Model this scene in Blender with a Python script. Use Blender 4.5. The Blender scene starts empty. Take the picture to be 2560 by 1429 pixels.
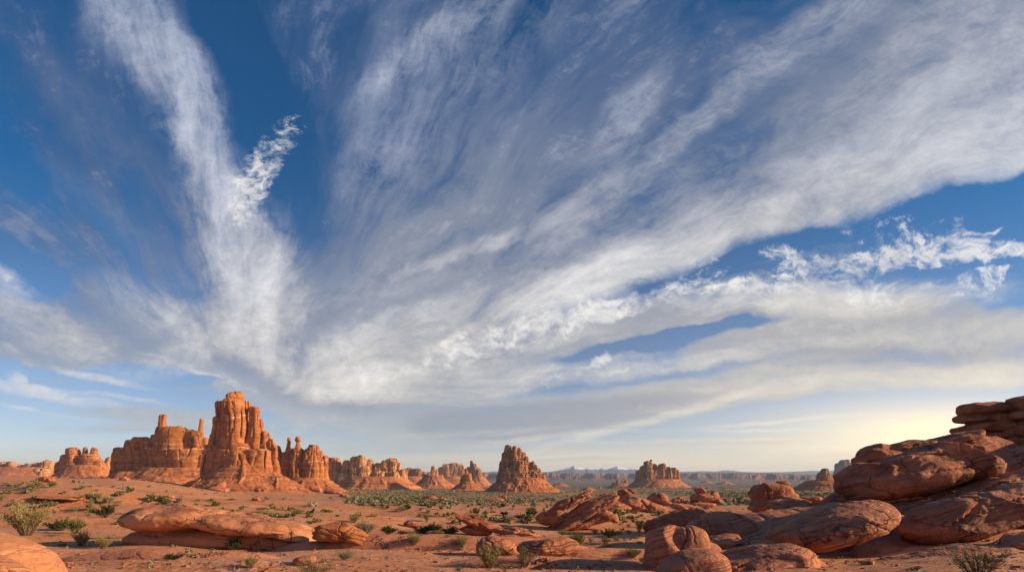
import bpy, math, random
import numpy as np
from mathutils import Vector, Matrix
rad = math.radians
scene = bpy.context.scene

# ------------------------------------------------------------------ camera
F = 1300.0            # focal length in photo pixels (photo is 2560 wide)
HY = 1193.0           # horizon row in the photo
EYE = 30.0            # eye height above the far plain
cam_data = bpy.data.cameras.new("camera")
cam = bpy.data.objects.new("camera", cam_data)
scene.collection.objects.link(cam)
cam.location = (0, 0, EYE)
cam.rotation_euler = (rad(90), 0, 0)
cam_data.sensor_width = 36
cam_data.lens = 36 * F / 2560
cam_data.shift_y = (HY - 714.5) / 2560
cam_data.clip_start = 0.1
cam_data.clip_end = 80000
scene.camera = cam

# ------------------------------------------------------------------ colour management
scene.view_settings.view_transform = 'Standard'
scene.view_settings.look = 'None'
scene.view_settings.gamma = 1
scene.view_settings.use_curve_mapping = False
scene.view_settings.exposure = 0.60
scene.render.engine = 'CYCLES'
scene.cycles.use_denoising = True
scene.cycles.max_bounces = 6
scene.cycles.diffuse_bounces = 3
scene.cycles.volume_bounces = 1
scene.cycles.transparent_max_bounces = 8

# ------------------------------------------------------------------ sun (low, from the right and a little behind the camera)
SUN_AZ, SUN_EL = 94.0, 18.0
sd = Vector((math.sin(rad(SUN_AZ)) * math.cos(rad(SUN_EL)), math.cos(rad(SUN_AZ)) * math.cos(rad(SUN_EL)), math.sin(rad(SUN_EL))))
sun_data = bpy.data.lights.new("sun", 'SUN')
sun_data.energy = 5.0
sun_data.angle = rad(0.55)
sun_data.color = (1.0, 0.73, 0.42)
sun = bpy.data.objects.new("sun", sun_data)
scene.collection.objects.link(sun)
sun.location = (200, -60, 120)
sun.rotation_euler = sd.to_track_quat('Z', 'Y').to_euler()

# ------------------------------------------------------------------ node helper
class NT:
    def __init__(self, tree):
        self.t = tree; self.n = tree.nodes; self.l = tree.links
    def new(self, typ, **kw):
        nd = self.n.new(typ)
        for k, v in kw.items():
            setattr(nd, k, v)
        return nd
    def put(self, sock, v):
        if isinstance(v, bpy.types.NodeSocket):
            self.l.new(v, sock)
        elif v is not None:
            sock.default_value = v
    def math(self, op, a, b=None, c=None, clamp=False):
        nd = self.new('ShaderNodeMath', operation=op, use_clamp=clamp)
        self.put(nd.inputs[0], a); self.put(nd.inputs[1], b)
        if c is not None: self.put(nd.inputs[2], c)
        return nd.outputs[0]
    def vmath(self, op, a, b=None, c=None, scale=None):
        nd = self.new('ShaderNodeVectorMath', operation=op)
        self.put(nd.inputs[0], a)
        if b is not None: self.put(nd.inputs[1], b)
        if c is not None: self.put(nd.inputs[2], c)
        if scale is not None: self.put(nd.inputs['Scale'], scale)
        return nd.outputs[0]
    def noise(self, vec, scale=1.0, detail=4.0, rough=0.5, lac=2.0, dist=0.0, dim='3D', color=False):
        nd = self.new('ShaderNodeTexNoise', noise_dimensions=dim)
        self.put(nd.inputs['Vector'], vec)
        self.put(nd.inputs['Scale'], scale); self.put(nd.inputs['Detail'], detail)
        self.put(nd.inputs['Roughness'], rough); self.put(nd.inputs['Lacunarity'], lac)
        self.put(nd.inputs['Distortion'], dist)
        return nd.outputs['Color' if color else 'Fac']
    def rng(self, v, a, b, c=0.0, d=1.0, smooth=True):
        nd = self.new('ShaderNodeMapRange', interpolation_type='SMOOTHSTEP' if smooth else 'LINEAR')
        self.put(nd.inputs['Value'], v)
        self.put(nd.inputs['From Min'], a); self.put(nd.inputs['From Max'], b)
        self.put(nd.inputs['To Min'], c); self.put(nd.inputs['To Max'], d)
        return nd.outputs[0]
    def mix(self, f, a, b, blend='MIX'):
        nd = self.new('ShaderNodeMix', data_type='RGBA', blend_type=blend)
        self.put(nd.inputs[0], f)
        for s, v in ((nd.inputs[6], a), (nd.inputs[7], b)):
            if isinstance(v, (tuple, list)): v = (v[0], v[1], v[2], 1.0)
            self.put(s, v)
        return nd.outputs[2]
    def ramp(self, f, stops, interp='LINEAR'):
        nd = self.new('ShaderNodeValToRGB')
        cr = nd.color_ramp; cr.interpolation = interp
        while len(cr.elements) < len(stops): cr.elements.new(0.5)
        for e, (p, c) in zip(cr.elements, stops):
            e.position = p; e.color = (c[0], c[1], c[2], 1)
        self.put(nd.inputs[0], f)
        return nd.outputs[0]
    def comb(self, x, y, z=0.0):
        nd = self.new('ShaderNodeCombineXYZ')
        self.put(nd.inputs[0], x); self.put(nd.inputs[1], y); self.put(nd.inputs[2], z)
        return nd.outputs[0]
    def sep(self, v):
        nd = self.new('ShaderNodeSeparateXYZ'); self.put(nd.inputs[0], v)
        return nd.outputs
# ------------------------------------------------------------------ sky: Nishita air with layers of procedural cirrus
world = bpy.data.worlds.new("World")
scene.world = world
world.use_nodes = True
world.node_tree.nodes.clear()
N = NT(world.node_tree)
sky = N.new('ShaderNodeTexSky', sky_type='NISHITA')
sky.sun_disc = False
sky.sun_elevation = rad(SUN_EL)
sky.sun_rotation = rad(SUN_AZ)
sky.altitude = 1500
sky.air_density = 1.0
sky.dust_density = 0.6
sky.ozone_density = 2.5

dirv = N.new('ShaderNodeTexCoord').outputs['Generated']
dx, dy, dz = N.sep(dirv)
ay = N.math('MAXIMUM', N.math('ABSOLUTE', dy), 0.08)
U = N.math('MULTIPLY', N.math('DIVIDE', dx, ay), F / 1000)      # tangent-plane coordinates of the cloud deck, north = +Y
V = N.math('MULTIPLY', N.math('DIVIDE', N.math('MAXIMUM', dz, -0.02), ay), F / 1000)
P0 = N.comb(U, V, 0.0)

def pc(x, y): return (x - 1.28, HY / 1000 - y)

# gentle domain warps
w1 = N.vmath('SUBTRACT', N.noise(P0, 2.2, 3, 0.5, color=True), (0.5, 0.5, 0.5))
w2 = N.vmath('SUBTRACT', N.noise(P0, 9.0, 4, 0.6, color=True), (0.5, 0.5, 0.5))
wk = N.rng(V, 0.0, 0.55, 0.10, 1.0, smooth=False)          # foreshortened near the horizon
wkv = N.comb(N.rng(V, 0.0, 0.4, 0.6, 1.0), wk, 0.0)
Pw = N.vmath('MULTIPLY_ADD', N.vmath('MULTIPLY', w1, wkv), (0.20, 0.15, 0.0), P0)
Pw = N.vmath('MULTIPLY_ADD', N.vmath('MULTIPLY', w2, wkv), (0.07, 0.055, 0.0), Pw)

# fan coordinates: the wind streaks converge on one point low in the north-west
fx, fy = pc(0.69, 0.99)
w0 = N.vmath('SUBTRACT', N.noise(P0, 1.1, 2, 0.5, color=True), (0.5, 0.5, 0.5))
q = N.vmath('SUBTRACT', N.vmath('MULTIPLY_ADD', w2, (0.022, 0.022, 0.0), N.vmath('MULTIPLY_ADD', w1, (0.09, 0.09, 0.0), N.vmath('MULTIPLY_ADD', w0, (0.26, 0.26, 0.0), P0))), (fx, fy, 0))
qx, qy, _ = N.sep(q)
th = N.math('ARCTAN2', qy, qx)
rr = N.math('SQRT', N.math('ADD', N.math('MULTIPLY', qx, qx), N.math('MULTIPLY', qy, qy)))
lr = N.math('LOGARITHM', N.math('ADD', rr, 0.12), 2.718)
fan_near = N.rng(rr, 0.12, 0.5)
def fan(k, st, seed, detail, rough, dist=0.0):
    v = N.comb(N.math('MULTIPLY', th, k), N.math('MULTIPLY', lr, k / st), seed)
    return N.noise(v, 1.0, detail, rough, dist=dist)
nf_lo = fan(2.6, 2.2, 1.3, 3, 0.5)
nf_mid = fan(9.0, 2.7, 7.1, 5, 0.62, 0.5)
nf_hi = fan(34.0, 3.4, 3.7, 5, 0.68, 0.8)
iso_mid = N.noise(Pw, 7.0, 5, 0.6)
iso_hi = N.noise(N.vmath('MULTIPLY', Pw, (1.0, 1.5, 1.0)), 24.0, 6, 0.72, dist=0.15)
low_str = N.noise(N.vmath('MULTIPLY', N.vmath('MULTIPLY_ADD', w1, (0.0, 0.03, 0), P0), (1.3, 16.0, 1.0)), 1.6, 5, 0.6, dist=0.2)
def lerp(f, a, b):
    nd = N.new('ShaderNodeMix', data_type='FLOAT')
    N.put(nd.inputs[0], f); N.put(nd.inputs[2], a); N.put(nd.inputs[3], b)
    return nd.outputs[0]
f_mid = lerp(fan_near, iso_mid, nf_mid)
f_hi = lerp(fan_near, iso_hi, nf_hi)
# near the horizon everything is foreshortened into flat bands
lowband = N.rng(V, 0.10, 0.34, 1.0, 0.0)
f_mid = lerp(lowband, f_mid, low_str)

def strokes(lst, P):
    acc = None
    for (x, y, rx, ry, ang, amp) in lst:
        m = N.new('ShaderNodeMapping', vector_type='TEXTURE')
        N.put(m.inputs['Vector'], P)
        cx, cy = pc(x, y)
        m.inputs['Location'].default_value = (cx, cy, 0)
        m.inputs['Rotation'].default_value = (0, 0, rad(ang))
        m.inputs['Scale'].default_value = (rx, ry, 1)
        g = N.new('ShaderNodeTexGradient', gradient_type='SPHERICAL')
        N.put(g.inputs[0], m.outputs[0])
        s = N.rng(g.outputs['Fac'], 0.0, 0.85, 0.0, amp)
        acc = s if acc is None else N.math('ADD', acc, s)
    return acc

VEIL = [ # thin grey sheets
 (0.20,.25,.60,.30,-50,.55),(0.42,.45,.60,.22,-52,.50),(.15,.60,.45,.14,-35,.30),(1.25,.28,.95,.42,42,.95),(1.10,.62,.60,.34,28,.95),(1.9,.40,1.1,.45,20,.95),
 (1.05,.74,.6,.26,18,1.0),(.35,.84,.62,.15,-6,1.25),(.10,.84,.40,.10,-10,.7),(.62,.76,.45,.22,-40,.95),(1.05,1.02,.65,.11,-6,1.5),(1.35,1.04,.60,.07,8,1.1),(2.3,.1,.9,.42,30,.95),
 (1.75,.985,.95,.095,9,1.5),(2.1,.83,.85,.13,4,1.2),(2.4,.88,.6,.12,2,1.2),(.45,1.045,.45,.045,-8,.8),(.92,.10,.35,.6,78,.40),(.9,.90,.6,.16,0,1.1),(1.3,.88,.6,.10,12,.9),
 (1.9,1.10,.6,.02,2,.5),(2.2,1.14,.6,.02,2,.5),(1.1,1.12,.45,.02,2,.5),(1.3,1.15,.7,.01,1,.3),(.3,1.08,.4,.03,-3,.4),
 (.60,.10,.12,.40,12,-1.0),(.66,.27,.12,.22,-5,-.9),(2.45,.50,.44,.07,14,-2.2),(1.98,.605,.38,.05,15,-2.6),(.02,.66,.22,.07,-40,-.9),(.05,.42,.22,.10,-50,-.5),(1.45,.04,.5,.18,25,-.4),
 (.40,.935,.34,.032,-3,-1.5),(.05,.93,.2,.03,-3,-.9),(.25,1.11,.6,.035,0,-.9),(.2,1.0,.35,.02,-5,-.5),(2.15,1.025,.6,.045,2,-1.8),(1.75,1.07,.42,.035,6,-1.6),(1.9,.91,.5,.02,6,-.8),(1.45,1.10,.2,.02,4,-.9),(1.66,.85,.42,.032,10,-2.0),(1.55,.91,.22,.045,12,-1.6),(1.72,.70,.36,.04,15,-2.0),(1.46,.76,.16,.03,18,-1.2),(2.5,.74,.14,.05,0,-.9),(2.2,1.01,.6,.03,2,-1.0),(1.6,1.09,.35,.025,3,-.7),
]
WHITE = [ # sunlit fibres
 (.33,.05,.26,.13,-52,.8),(.44,.19,.24,.11,-48,.55),(.47,.30,.34,.10,-60,.95),(.55,.50,.32,.075,-62,1.15),(.60,.61,.30,.13,-58,.8),(.62,.72,.24,.18,-50,.6),
 (.09,.81,.34,.075,-22,.8),(.0,.73,.16,.06,-42,.9),(.46,.79,.36,.09,-14,.6),(.56,.85,.34,.07,20,.8),(.70,.80,.14,.12,50,.4),(.25,.30,.45,.10,-50,.10),(.3,.55,.4,.08,-42,.10),
 (1.12,.09,.36,.08,35,.50),(1.0,.22,.50,.22,62,.17),(1.25,.15,.55,.10,46,.20),(.93,.45,.35,.14,58,.12),(1.2,.40,.5,.14,40,.14),
 (1.26,.60,.36,.035,20,.95),(1.43,.49,.15,.032,40,.85),(1.55,.30,.24,.09,48,.45),(1.77,.27,.55,.055,35,.55),(1.5,.52,.45,.04,40,.4),(1.75,.42,.5,.08,30,.3),
 (2.15,.46,.90,.16,17,.95),(1.9,.55,.7,.07,18,.6),(2.35,.24,.6,.30,33,.55),(2.03,.07,.34,.09,32,.6),(2.45,.08,.45,.24,30,.45),(2.5,.34,.45,.16,20,.6),(2.55,.40,.4,.05,12,.7),
 (1.68,.63,.60,.10,17,.85),(1.30,.77,.60,.10,14,.75),(1.1,.83,.55,.10,12,.6),(1.0,.70,.4,.1,20,.25),
 (.95,.90,.32,.10,12,.9),(.92,.96,.26,.06,-6,.9),(1.35,.935,.45,.055,8,.95),(1.2,.90,.45,.05,14,.6),(.73,.94,.18,.05,-30,.7),(1.15,.99,.3,.03,5,.5),
 (2.1,.75,.60,.06,2,1.0),(1.95,.73,.35,.05,8,.7),(2.3,.93,.80,.055,3,1.5),(2.45,.83,.45,.06,4,.9),(1.75,.90,.55,.03,8,.7),(1.62,1.045,.48,.018,15,1.1),(2.0,.965,.55,.022,8,.9),(1.28,1.10,.16,.014,6,1.0),
 (2.05,1.045,.45,.010,4,.8),(1.75,1.075,.4,.008,0,.5),(1.55,1.135,.4,.007,2,.6),(2.1,1.12,.6,.010,2,.8),(2.0,1.15,.6,.008,1,.7),(1.2,1.08,.3,.014,3,.6),(1.7,1.10,.5,.008,1,.6),
 (.10,.97,.30,.020,-12,.9),(.25,.94,.20,.014,-14,.7),(.12,1.02,.2,.010,-12,.6),(.45,.91,.18,.010,-16,.5),(.02,.93,.05,.02,-30,.7),(.3,.99,.2,.010,-10,.5),
 (2.45,.50,.38,.05,14,-1.2),(1.60,.85,.42,.035,10,-.9),(1.98,.60,.34,.04,15,-.9),(1.70,.70,.3,.03,15,-.6),(2.1,1.03,.5,.03,2,-.4),
]
PUFF = [ # crisp curdled patches
 (.64,.44,.18,.07,58,.72),(.70,.36,.13,.07,50,.45),(.62,.51,.13,.07,55,.42),(.82,.555,.05,.014,28,.5),
 (1.98,.635,.11,.038,-12,.95),(2.12,.655,.27,.042,6,1.25),(2.30,.63,.27,.055,8,1.15),(2.48,.634,.26,.036,5,1.1),(2.27,.575,.28,.06,4,.35),(2.47,.59,.06,.014,24,.5),
 (1.62,.745,.27,.04,17,1.0),(1.42,.80,.22,.055,18,.85),(1.25,.84,.28,.06,14,.6),(1.72,.67,.16,.035,10,.5),(1.86,.71,.14,.03,12,.6),(1.5,.90,.05,.03,40,.6),(1.42,.935,.16,.03,20,.5),
 (2.05,.71,.33,.05,2,.75),(2.3,.73,.33,.05,10,.7),(2.46,.68,.09,.014,4,.45),(1.54,.93,.05,.008,10,.6),(1.05,.90,.3,.05,14,.35),(.02,.70,.04,.03,-40,.5),(1.2,.90,.2,.04,14,.4),
]
Dv = strokes(VEIL, Pw)
Dw = strokes(WHITE, Pw)
Dp = strokes(PUFF, N.vmath('MULTIPLY_ADD', w2, (0.05, 0.05, 0.0), P0))

# thickness fields -> cover
def soften(d, k): return N.math('SUBTRACT', 1.0, N.math('EXPONENT', N.math('MULTIPLY', N.math('MAXIMUM', d, 0.0), -k)))
t_lo = N.rng(nf_lo, 0.30, 0.70, smooth=False)
t_mid = N.rng(f_mid, 0.32, 0.70, smooth=False)
t_hi = N.rng(f_hi, 0.30, 0.70, smooth=False)
t_iso = N.rng(iso_hi, 0.32, 0.70, smooth=False)
t_im = N.rng(iso_mid, 0.30, 0.70, smooth=False)
dv = soften(Dv, 1.7)
tv = N.math('MULTIPLY_ADD', t_lo, 0.50, N.math('MULTIPLY_ADD', t_mid, 0.55, N.math('MULTIPLY', t_hi, 0.12)))
cv = N.math('MULTIPLY', N.rng(N.math('ADD', N.math('MULTIPLY', dv, 1.15), N.math('MULTIPLY', N.math('SUBTRACT', tv, 0.62), 1.25)), 0.05, 1.0), 0.93)
dw = soften(Dw, 0.98)
tw = N.math('MULTIPLY_ADD', t_mid, 0.34, N.math('MULTIPLY_ADD', t_hi, 0.20, N.math('MULTIPLY_ADD', t_iso, 0.20, N.math('MULTIPLY_ADD', t_im, 0.16, N.math('MULTIPLY', t_lo, 0.18)))))
ew = N.math('ADD', dw, N.math('MULTIPLY', N.math('SUBTRACT', tw, 0.56), N.rng(dw, 0.0, 0.35, 0.0, 1.25)))
cw = N.math('MULTIPLY', N.rng(ew, 0.02, 1.05, smooth=False), 0.97)
# faint fibres everywhere the veil is
fib = N.math('MULTIPLY', N.math('MULTIPLY', N.rng(tw, 0.50, 0.95), dv), 0.55)
cw = N.math('MAXIMUM', cw, fib)
dp = soften(Dp, 1.6)
tp = N.math('MULTIPLY_ADD', t_iso, 0.70, N.math('MULTIPLY', t_im, 0.40))
cp = N.rng(N.math('ADD', N.math('MULTIPLY', dp, 1.0), N.math('MULTIPLY', N.math('SUBTRACT', tp, 0.62), N.rng(dp, 0.0, 0.3, 0.0, 1.5))), 0.22, 1.05, 0.0, 0.82)

# colours (background strength is 0.1, so 10 = white)
east = N.rng(U, -0.7, 1.2)
hz = N.rng(V, 0.0, 0.95, 1.0, 0.0)
veil_c = N.ramp(hz, [(0.0, (.055, .115, .26)), (0.35, (.10, .165, .31)), (0.65, (.235, .295, .42)), (1.0, (.50, .53, .56))])
veil_c = N.mix(N.math('MULTIPLY', east, N.rng(V, 0.9, 0.25, 0.15, 0.85)), veil_c, (0.56, 0.52, 0.48))
veil_c = N.mix(N.math('MULTIPLY', N.rng(Dv, 0.9, 2.4), N.rng(V, 0.02, 0.12, 0.0, 0.75)), veil_c, (.27, .30, .375))
white_c = N.mix(hz, (.60, .64, .77), (.90, .85, .77))
white_c = N.mix(N.math('MULTIPLY', east, N.rng(V, 0.9, 0.2, 0.3, 0.9)), white_c, (1.0, .95, .86))
# the deck is thicker and shades itself along the wind
base_sh = N.math('MULTIPLY', N.rng(nf_lo, 0.30, 0.62, 0.76, 1.0), N.rng(t_mid, 0.0, 0.8, 0.84, 1.06))
# clear air
up = N.rng(V, 0.05, 0.85)
tint = N.mix(up, (1.22, 1.10, 1.16), (0.13, 0.70, 1.02))
sc = N.vmath('MULTIPLY', sky.outputs[0], tint)
glow_m = N.new('ShaderNodeMapping', vector_type='TEXTURE')
N.put(glow_m.inputs['Vector'], P0)
gx, gy = pc(2.40, 1.09)
glow_m.inputs['Location'].default_value = (gx, gy, 0)
glow_m.inputs['Scale'].default_value = (0.44, 0.095, 1)
gdn = N.new('ShaderNodeVectorMath', operation='DOT_PRODUCT')
N.put(gdn.inputs[0], glow_m.outputs[0]); N.put(gdn.inputs[1], glow_m.outputs[0])
glow = N.math('DIVIDE', 1.0, N.math('ADD', 1.0, gdn.outputs['Value']))
glow2 = N.math('POWER', glow, 1.6)
warm = N.math('MULTIPLY', N.rng(V, 0.0, 0.12, 1.0, 0.0), N.rng(U, -1.1, 0.5, 0.05, 1.0))
warm = N.math('MULTIPLY', warm, N.rng(t_mid, -0.3, 1.0, 0.45, 0.95))

def sc3(c, k): return N.vmath('SCALE', c, scale=k)
col = N.mix(warm, sc, (11.2, 8.5, 5.8))
col = N.mix(cv, col, sc3(veil_c, 10.0))
col = N.mix(cw, col, sc3(sc3(white_c, base_sh), 10.0))
puff_c = N.mix(N.rng(t_im, 0.05, 0.75), (.55, .57, .63), (.97, .94, .90))
col = N.mix(cp, col, sc3(puff_c, 10.0))
col = N.mix(N.math('MULTIPLY', glow2, 0.85), col, (17, 13.2, 7.6))
bg = N.new('ShaderNodeBackground')
N.put(bg.inputs[0], col); bg.inputs[1].default_value = 0.066
wo = N.new('ShaderNodeOutputWorld')
N.l.new(bg.outputs[0], wo.inputs[0])
world.cycles.sampling_method = 'MANUAL'
world.cycles.sample_map_resolution = 512
# ------------------------------------------------------------------ numpy noise
_rs = np.random.RandomState(7)
_PERM = _rs.permutation(512).astype(np.int32)
_G = _rs.normal(size=(512, 3)).astype(np.float32)
_G /= np.linalg.norm(_G, axis=1, keepdims=True)

def _h(i, j, k):
    return _PERM[(_PERM[(_PERM[i & 511] + j) & 511] + k) & 511]

def noise3(p):
    """gradient noise, p (n,3) -> about -1..1"""
    if len(p) > 24000:
        return np.concatenate([noise3(p[i:i + 16000]) for i in range(0, len(p), 16000)])
    p = p.astype(np.float32)
    ip = np.floor(p); f = p - ip; ip = ip.astype(np.int32)
    w = f * f * f * (f * (f * 6 - 15) + 10)
    i, j, k = ip[:, 0], ip[:, 1], ip[:, 2]
    fx_, fy_, fz_ = f[:, 0], f[:, 1], f[:, 2]
    res = []
    for dz_ in (0, 1):
        for dy_ in (0, 1):
            for dx_ in (0, 1):
                g = _G[_h(i + dx_, j + dy_, k + dz_)]
                res.append(g[:, 0] * (fx_ - dx_) + g[:, 1] * (fy_ - dy_) + g[:, 2] * (fz_ - dz_))
    x0 = res[0] + w[:, 0] * (res[1] - res[0]); x1 = res[2] + w[:, 0] * (res[3] - res[2])
    x2 = res[4] + w[:, 0] * (res[5] - res[4]); x3 = res[6] + w[:, 0] * (res[7] - res[6])
    y0 = x0 + w[:, 1] * (x1 - x0); y1 = x2 + w[:, 1] * (x3 - x2)
    return (y0 + w[:, 2] * (y1 - y0)) * 1.5

def fbm(p, octv=4, gain=0.5, lac=2.03):
    a = 1.0; s = 0.0; t = 0.0
    q = p
    for o in range(octv):
        s = s + a * noise3(q + 17.3 * o); t += a
        a *= gain; q = q * lac
    return s / t

def sstep(x, a, b):
    t = np.clip((x - a) / (b - a), 0, 1)
    return t * t * (3 - 2 * t)

def smin(a, b, k):
    h = np.clip(0.5 + 0.5 * (b - a) / k, 0, 1)
    return b + (a - b) * h - k * h * (1 - h)

# ------------------------------------------------------------------ implicit surface -> mesh (surface nets on an adaptive grid)
def surface(fn, lo, hi, vox, margin, clip_below=None):
    """fn(points, fine) gives a signed distance; returns verts, quads"""
    lo = np.array(lo, float); hi = np.array(hi, float)
    B = 4
    nb = np.maximum(np.ceil((hi - lo) / (vox * B)).astype(int), 1)
    n = nb * B + 1
    bc = [lo[a] + (np.arange(nb[a]) + 0.5) * B * vox for a in range(3)]
    g = np.stack(np.meshgrid(*bc, indexing='ij'), -1).reshape(-1, 3)
    fc = np.concatenate([fn(g[i:i + 400000], False) for i in range(0, len(g), 400000)])
    act = (np.abs(fc) < B * vox * 0.87 * 1.5 + margin).reshape(nb)
    vol = np.repeat(np.repeat(np.repeat(fc.reshape(nb).astype(np.float32), B, 0), B, 1), B, 2)
    vol = np.pad(vol, ((0, 1), (0, 1), (0, 1)), mode='edge')
    bi = np.argwhere(act)
    off = np.stack(np.meshgrid(*[np.arange(B + 1)] * 3, indexing='ij'), -1).reshape(-1, 3)
    # unique fine points of the active blocks
    mask = np.zeros(n, bool)
    ii = (bi[:, None, :] * B + off[None]).reshape(-1, 3)
    mask[ii[:, 0], ii[:, 1], ii[:, 2]] = True
    idx = np.argwhere(mask)
    pts = lo + idx * vox
    fv = np.concatenate([fn(pts[i:i + 400000], True) for i in range(0, len(pts), 400000)])
    vol[idx[:, 0], idx[:, 1], idx[:, 2]] = fv
    s = vol < 0
    # the outermost shell must be outside so that the mesh closes
    for a in range(3):
        sl = [slice(None)] * 3
        sl[a] = 0; s[tuple(sl)] = False; sl[a] = -1; s[tuple(sl)] = False
    c = s[:-1, :-1, :-1].astype(np.int8)
    tot = c.copy()
    for d in [(0,0,1),(0,1,0),(0,1,1),(1,0,0),(1,0,1),(1,1,0),(1,1,1)]:
        tot += s[d[0]:n[0]-1+d[0], d[1]:n[1]-1+d[1], d[2]:n[2]-1+d[2]]
    cells = np.argwhere((tot > 0) & (tot < 8))
    cid = np.full(tot.shape, -1, np.int32)
    cid[cells[:, 0], cells[:, 1], cells[:, 2]] = np.arange(len(cells))
    acc = np.zeros((len(cells), 3), np.float32); cnt = np.zeros(len(cells), np.float32)
    corners = [(0,0,0),(1,0,0),(0,1,0),(1,1,0),(0,0,1),(1,0,1),(0,1,1),(1,1,1)]
    cv_ = [vol[cells[:,0]+d[0], cells[:,1]+d[1], cells[:,2]+d[2]] for d in corners]
    cs_ = [s[cells[:,0]+d[0], cells[:,1]+d[1], cells[:,2]+d[2]] for d in corners]
    for a, b in [(0,1),(2,3),(4,5),(6,7),(0,2),(1,3),(4,6),(5,7),(0,4),(1,5),(2,6),(3,7)]:
        m = cs_[a] != cs_[b]
        va, vb = cv_[a][m], cv_[b][m]
        t = np.clip(va / np.where(np.abs(va - vb) < 1e-9, 1e-9, va - vb), 0.02, 0.98)[:, None]
        pa = np.array(corners[a], np.float32); pb = np.array(corners[b], np.float32)
        acc[m] += pa + (pb - pa) * t; cnt[m] += 1
    verts = lo + (cells + acc / cnt[:, None]) * vox
    quads = []
    for a in range(3):
        b_, c_ = (a + 1) % 3, (a + 2) % 3
        sl0 = [slice(1, -1)] * 3; sl1 = [slice(1, -1)] * 3
        sl0[a] = slice(0, -1); sl1[a] = slice(1, None)
        s0 = s[tuple(sl0)]; s1 = s[tuple(sl1)]
        e = np.argwhere(s0 != s1)
        if not len(e): continue
        o = np.ones(3, int); o[a] = 0
        flip = s0[e[:, 0], e[:, 1], e[:, 2]]
        e = e + o
        def cell(db, dc):
            q = e.copy(); q[:, b_] -= db; q[:, c_] -= dc
            return cid[q[:, 0], q[:, 1], q[:, 2]]
        Q = np.stack([cell(1, 1), cell(0, 1), cell(0, 0), cell(1, 0)], 1)
        Q[~flip] = Q[~flip][:, ::-1]
        quads.append(Q)
    quads = np.concatenate(quads)
    quads = quads[(quads >= 0).all(1)]
    if clip_below is not None:         # drop the hidden underside, well below ground
        zc = verts[quads][:, :, 2].max(1)
        quads = quads[zc > clip_below]
    used = np.unique(quads)
    rem = np.full(len(verts), -1, np.int64); rem[used] = np.arange(len(used))
    return verts[used], rem[quads]

def mesh_from(name, verts, faces, smooth=True):
    """faces: (m,k) array"""
    me = bpy.data.meshes.new(name)
    faces = np.asarray(faces, np.int32); verts = np.asarray(verts, np.float32)
    m, k = faces.shape
    me.vertices.add(len(verts)); me.vertices.foreach_set('co', verts.ravel())
    me.loops.add(m * k); me.loops.foreach_set('vertex_index', faces.ravel())
    me.polygons.add(m)
    me.polygons.foreach_set('loop_start', np.arange(0, m * k, k, dtype=np.int32))
    me.polygons.foreach_set('loop_total', np.full(m, k, np.int32))
    me.update(calc_edges=True)
    me.polygons.foreach_set('use_smooth', np.full(m, smooth, bool))
    return me

_quads = {}
def vert_normals(verts, quads):
    nrm = np.zeros_like(verts)
    a, b, c, d = (verts[quads[:, i]] for i in range(4))
    fn_ = np.cross(c - a, d - b)
    for i in range(4):
        np.add.at(nrm, quads[:, i], fn_)
    return nrm / np.maximum(np.linalg.norm(nrm, axis=1, keepdims=True), 1e-9)

def link(name, data=None, mat=None, parent=None, loc=(0, 0, 0)):
    o = bpy.data.objects.new(name, data)
    scene.collection.objects.link(o)
    o.location = loc
    if mat is not None and data is not None: data.materials.append(mat)
    if parent is not None: o.parent = parent
    return o

def tag(o, label=None, cat=None, group=None, kind=None):
    if label: o['label'] = label
    if cat: o['category'] = cat
    if group: o['group'] = group
    if kind: o['kind'] = kind
    return o

# photo pixel + distance along +Y  ->  world
def W(px, py, Y):
    return np.array([(px - 1280) * Y / F, Y, EYE - (py - HY) * Y / F])
# ------------------------------------------------------------------ terrain height (one function, used by everything that stands on it)
_cols = {   # u = X/Y of a line of sight : (distance, photo row where the ground is seen there)
 -1.00: [(1,1560),(9,1450),(14,1400),(22,1350),(40,1292),(70,1262),(120,1236),(250,1208),(500,1192),(900,1189),(2500,1201),(6000,1201),(40000,1194)],
 -0.78: [(1,1560),(9,1460),(14,1415),(22,1352),(40,1300),(70,1266),(120,1238),(250,1214),(500,1196),(900,1191),(2500,1201),(6000,1201),(40000,1194)],
 -0.50: [(1,1560),(10,1450),(15,1405),(24,1358),(40,1305),(70,1272),(140,1256),(300,1242),(520,1229),(900,1216),(2500,1206),(6000,1202),(40000,1194)],
 -0.25: [(1,1560),(10,1450),(15,1405),(24,1350),(50,1302),(90,1278),(150,1262),(300,1246),(600,1233),(1000,1221),(2500,1208),(6000,1200.5),(40000,1194)],
  0.00: [(1,1560),(10,1460),(15,1410),(24,1358),(50,1308),(90,1282),(150,1266),(300,1250),(600,1237),(1000,1228),(2500,1212),(6000,1200),(40000,1194)],
  0.25: [(1,1560),(10,1460),(15,1410),(24,1358),(50,1312),(90,1282),(150,1264),(300,1248),(600,1234),(1000,1225),(2500,1210),(6000,1200),(40000,1194)],
  0.60: [(1,1560),(8,1455),(12,1415),(18,1368),(26,1325),(40,1290),(60,1268),(150,1252),(300,1243),(600,1228),(1000,1222),(2500,1210),(6000,1200),(40000,1194)],
  1.00: [(1,1560),(8,1440),(11,1392),(15,1338),(20,1288),(28,1250),(45,1238),(90,1237),(300,1236),(600,1226),(1000,1220),(2500,1210),(6000,1200),(40000,1194)],
}
_lY = np.linspace(math.log(1), math.log(60000), 900)
_us = sorted(_cols)
_tab = []
_ker = np.exp(-0.5 * (np.arange(-40, 41) / 16.0) ** 2); _ker /= _ker.sum()
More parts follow.
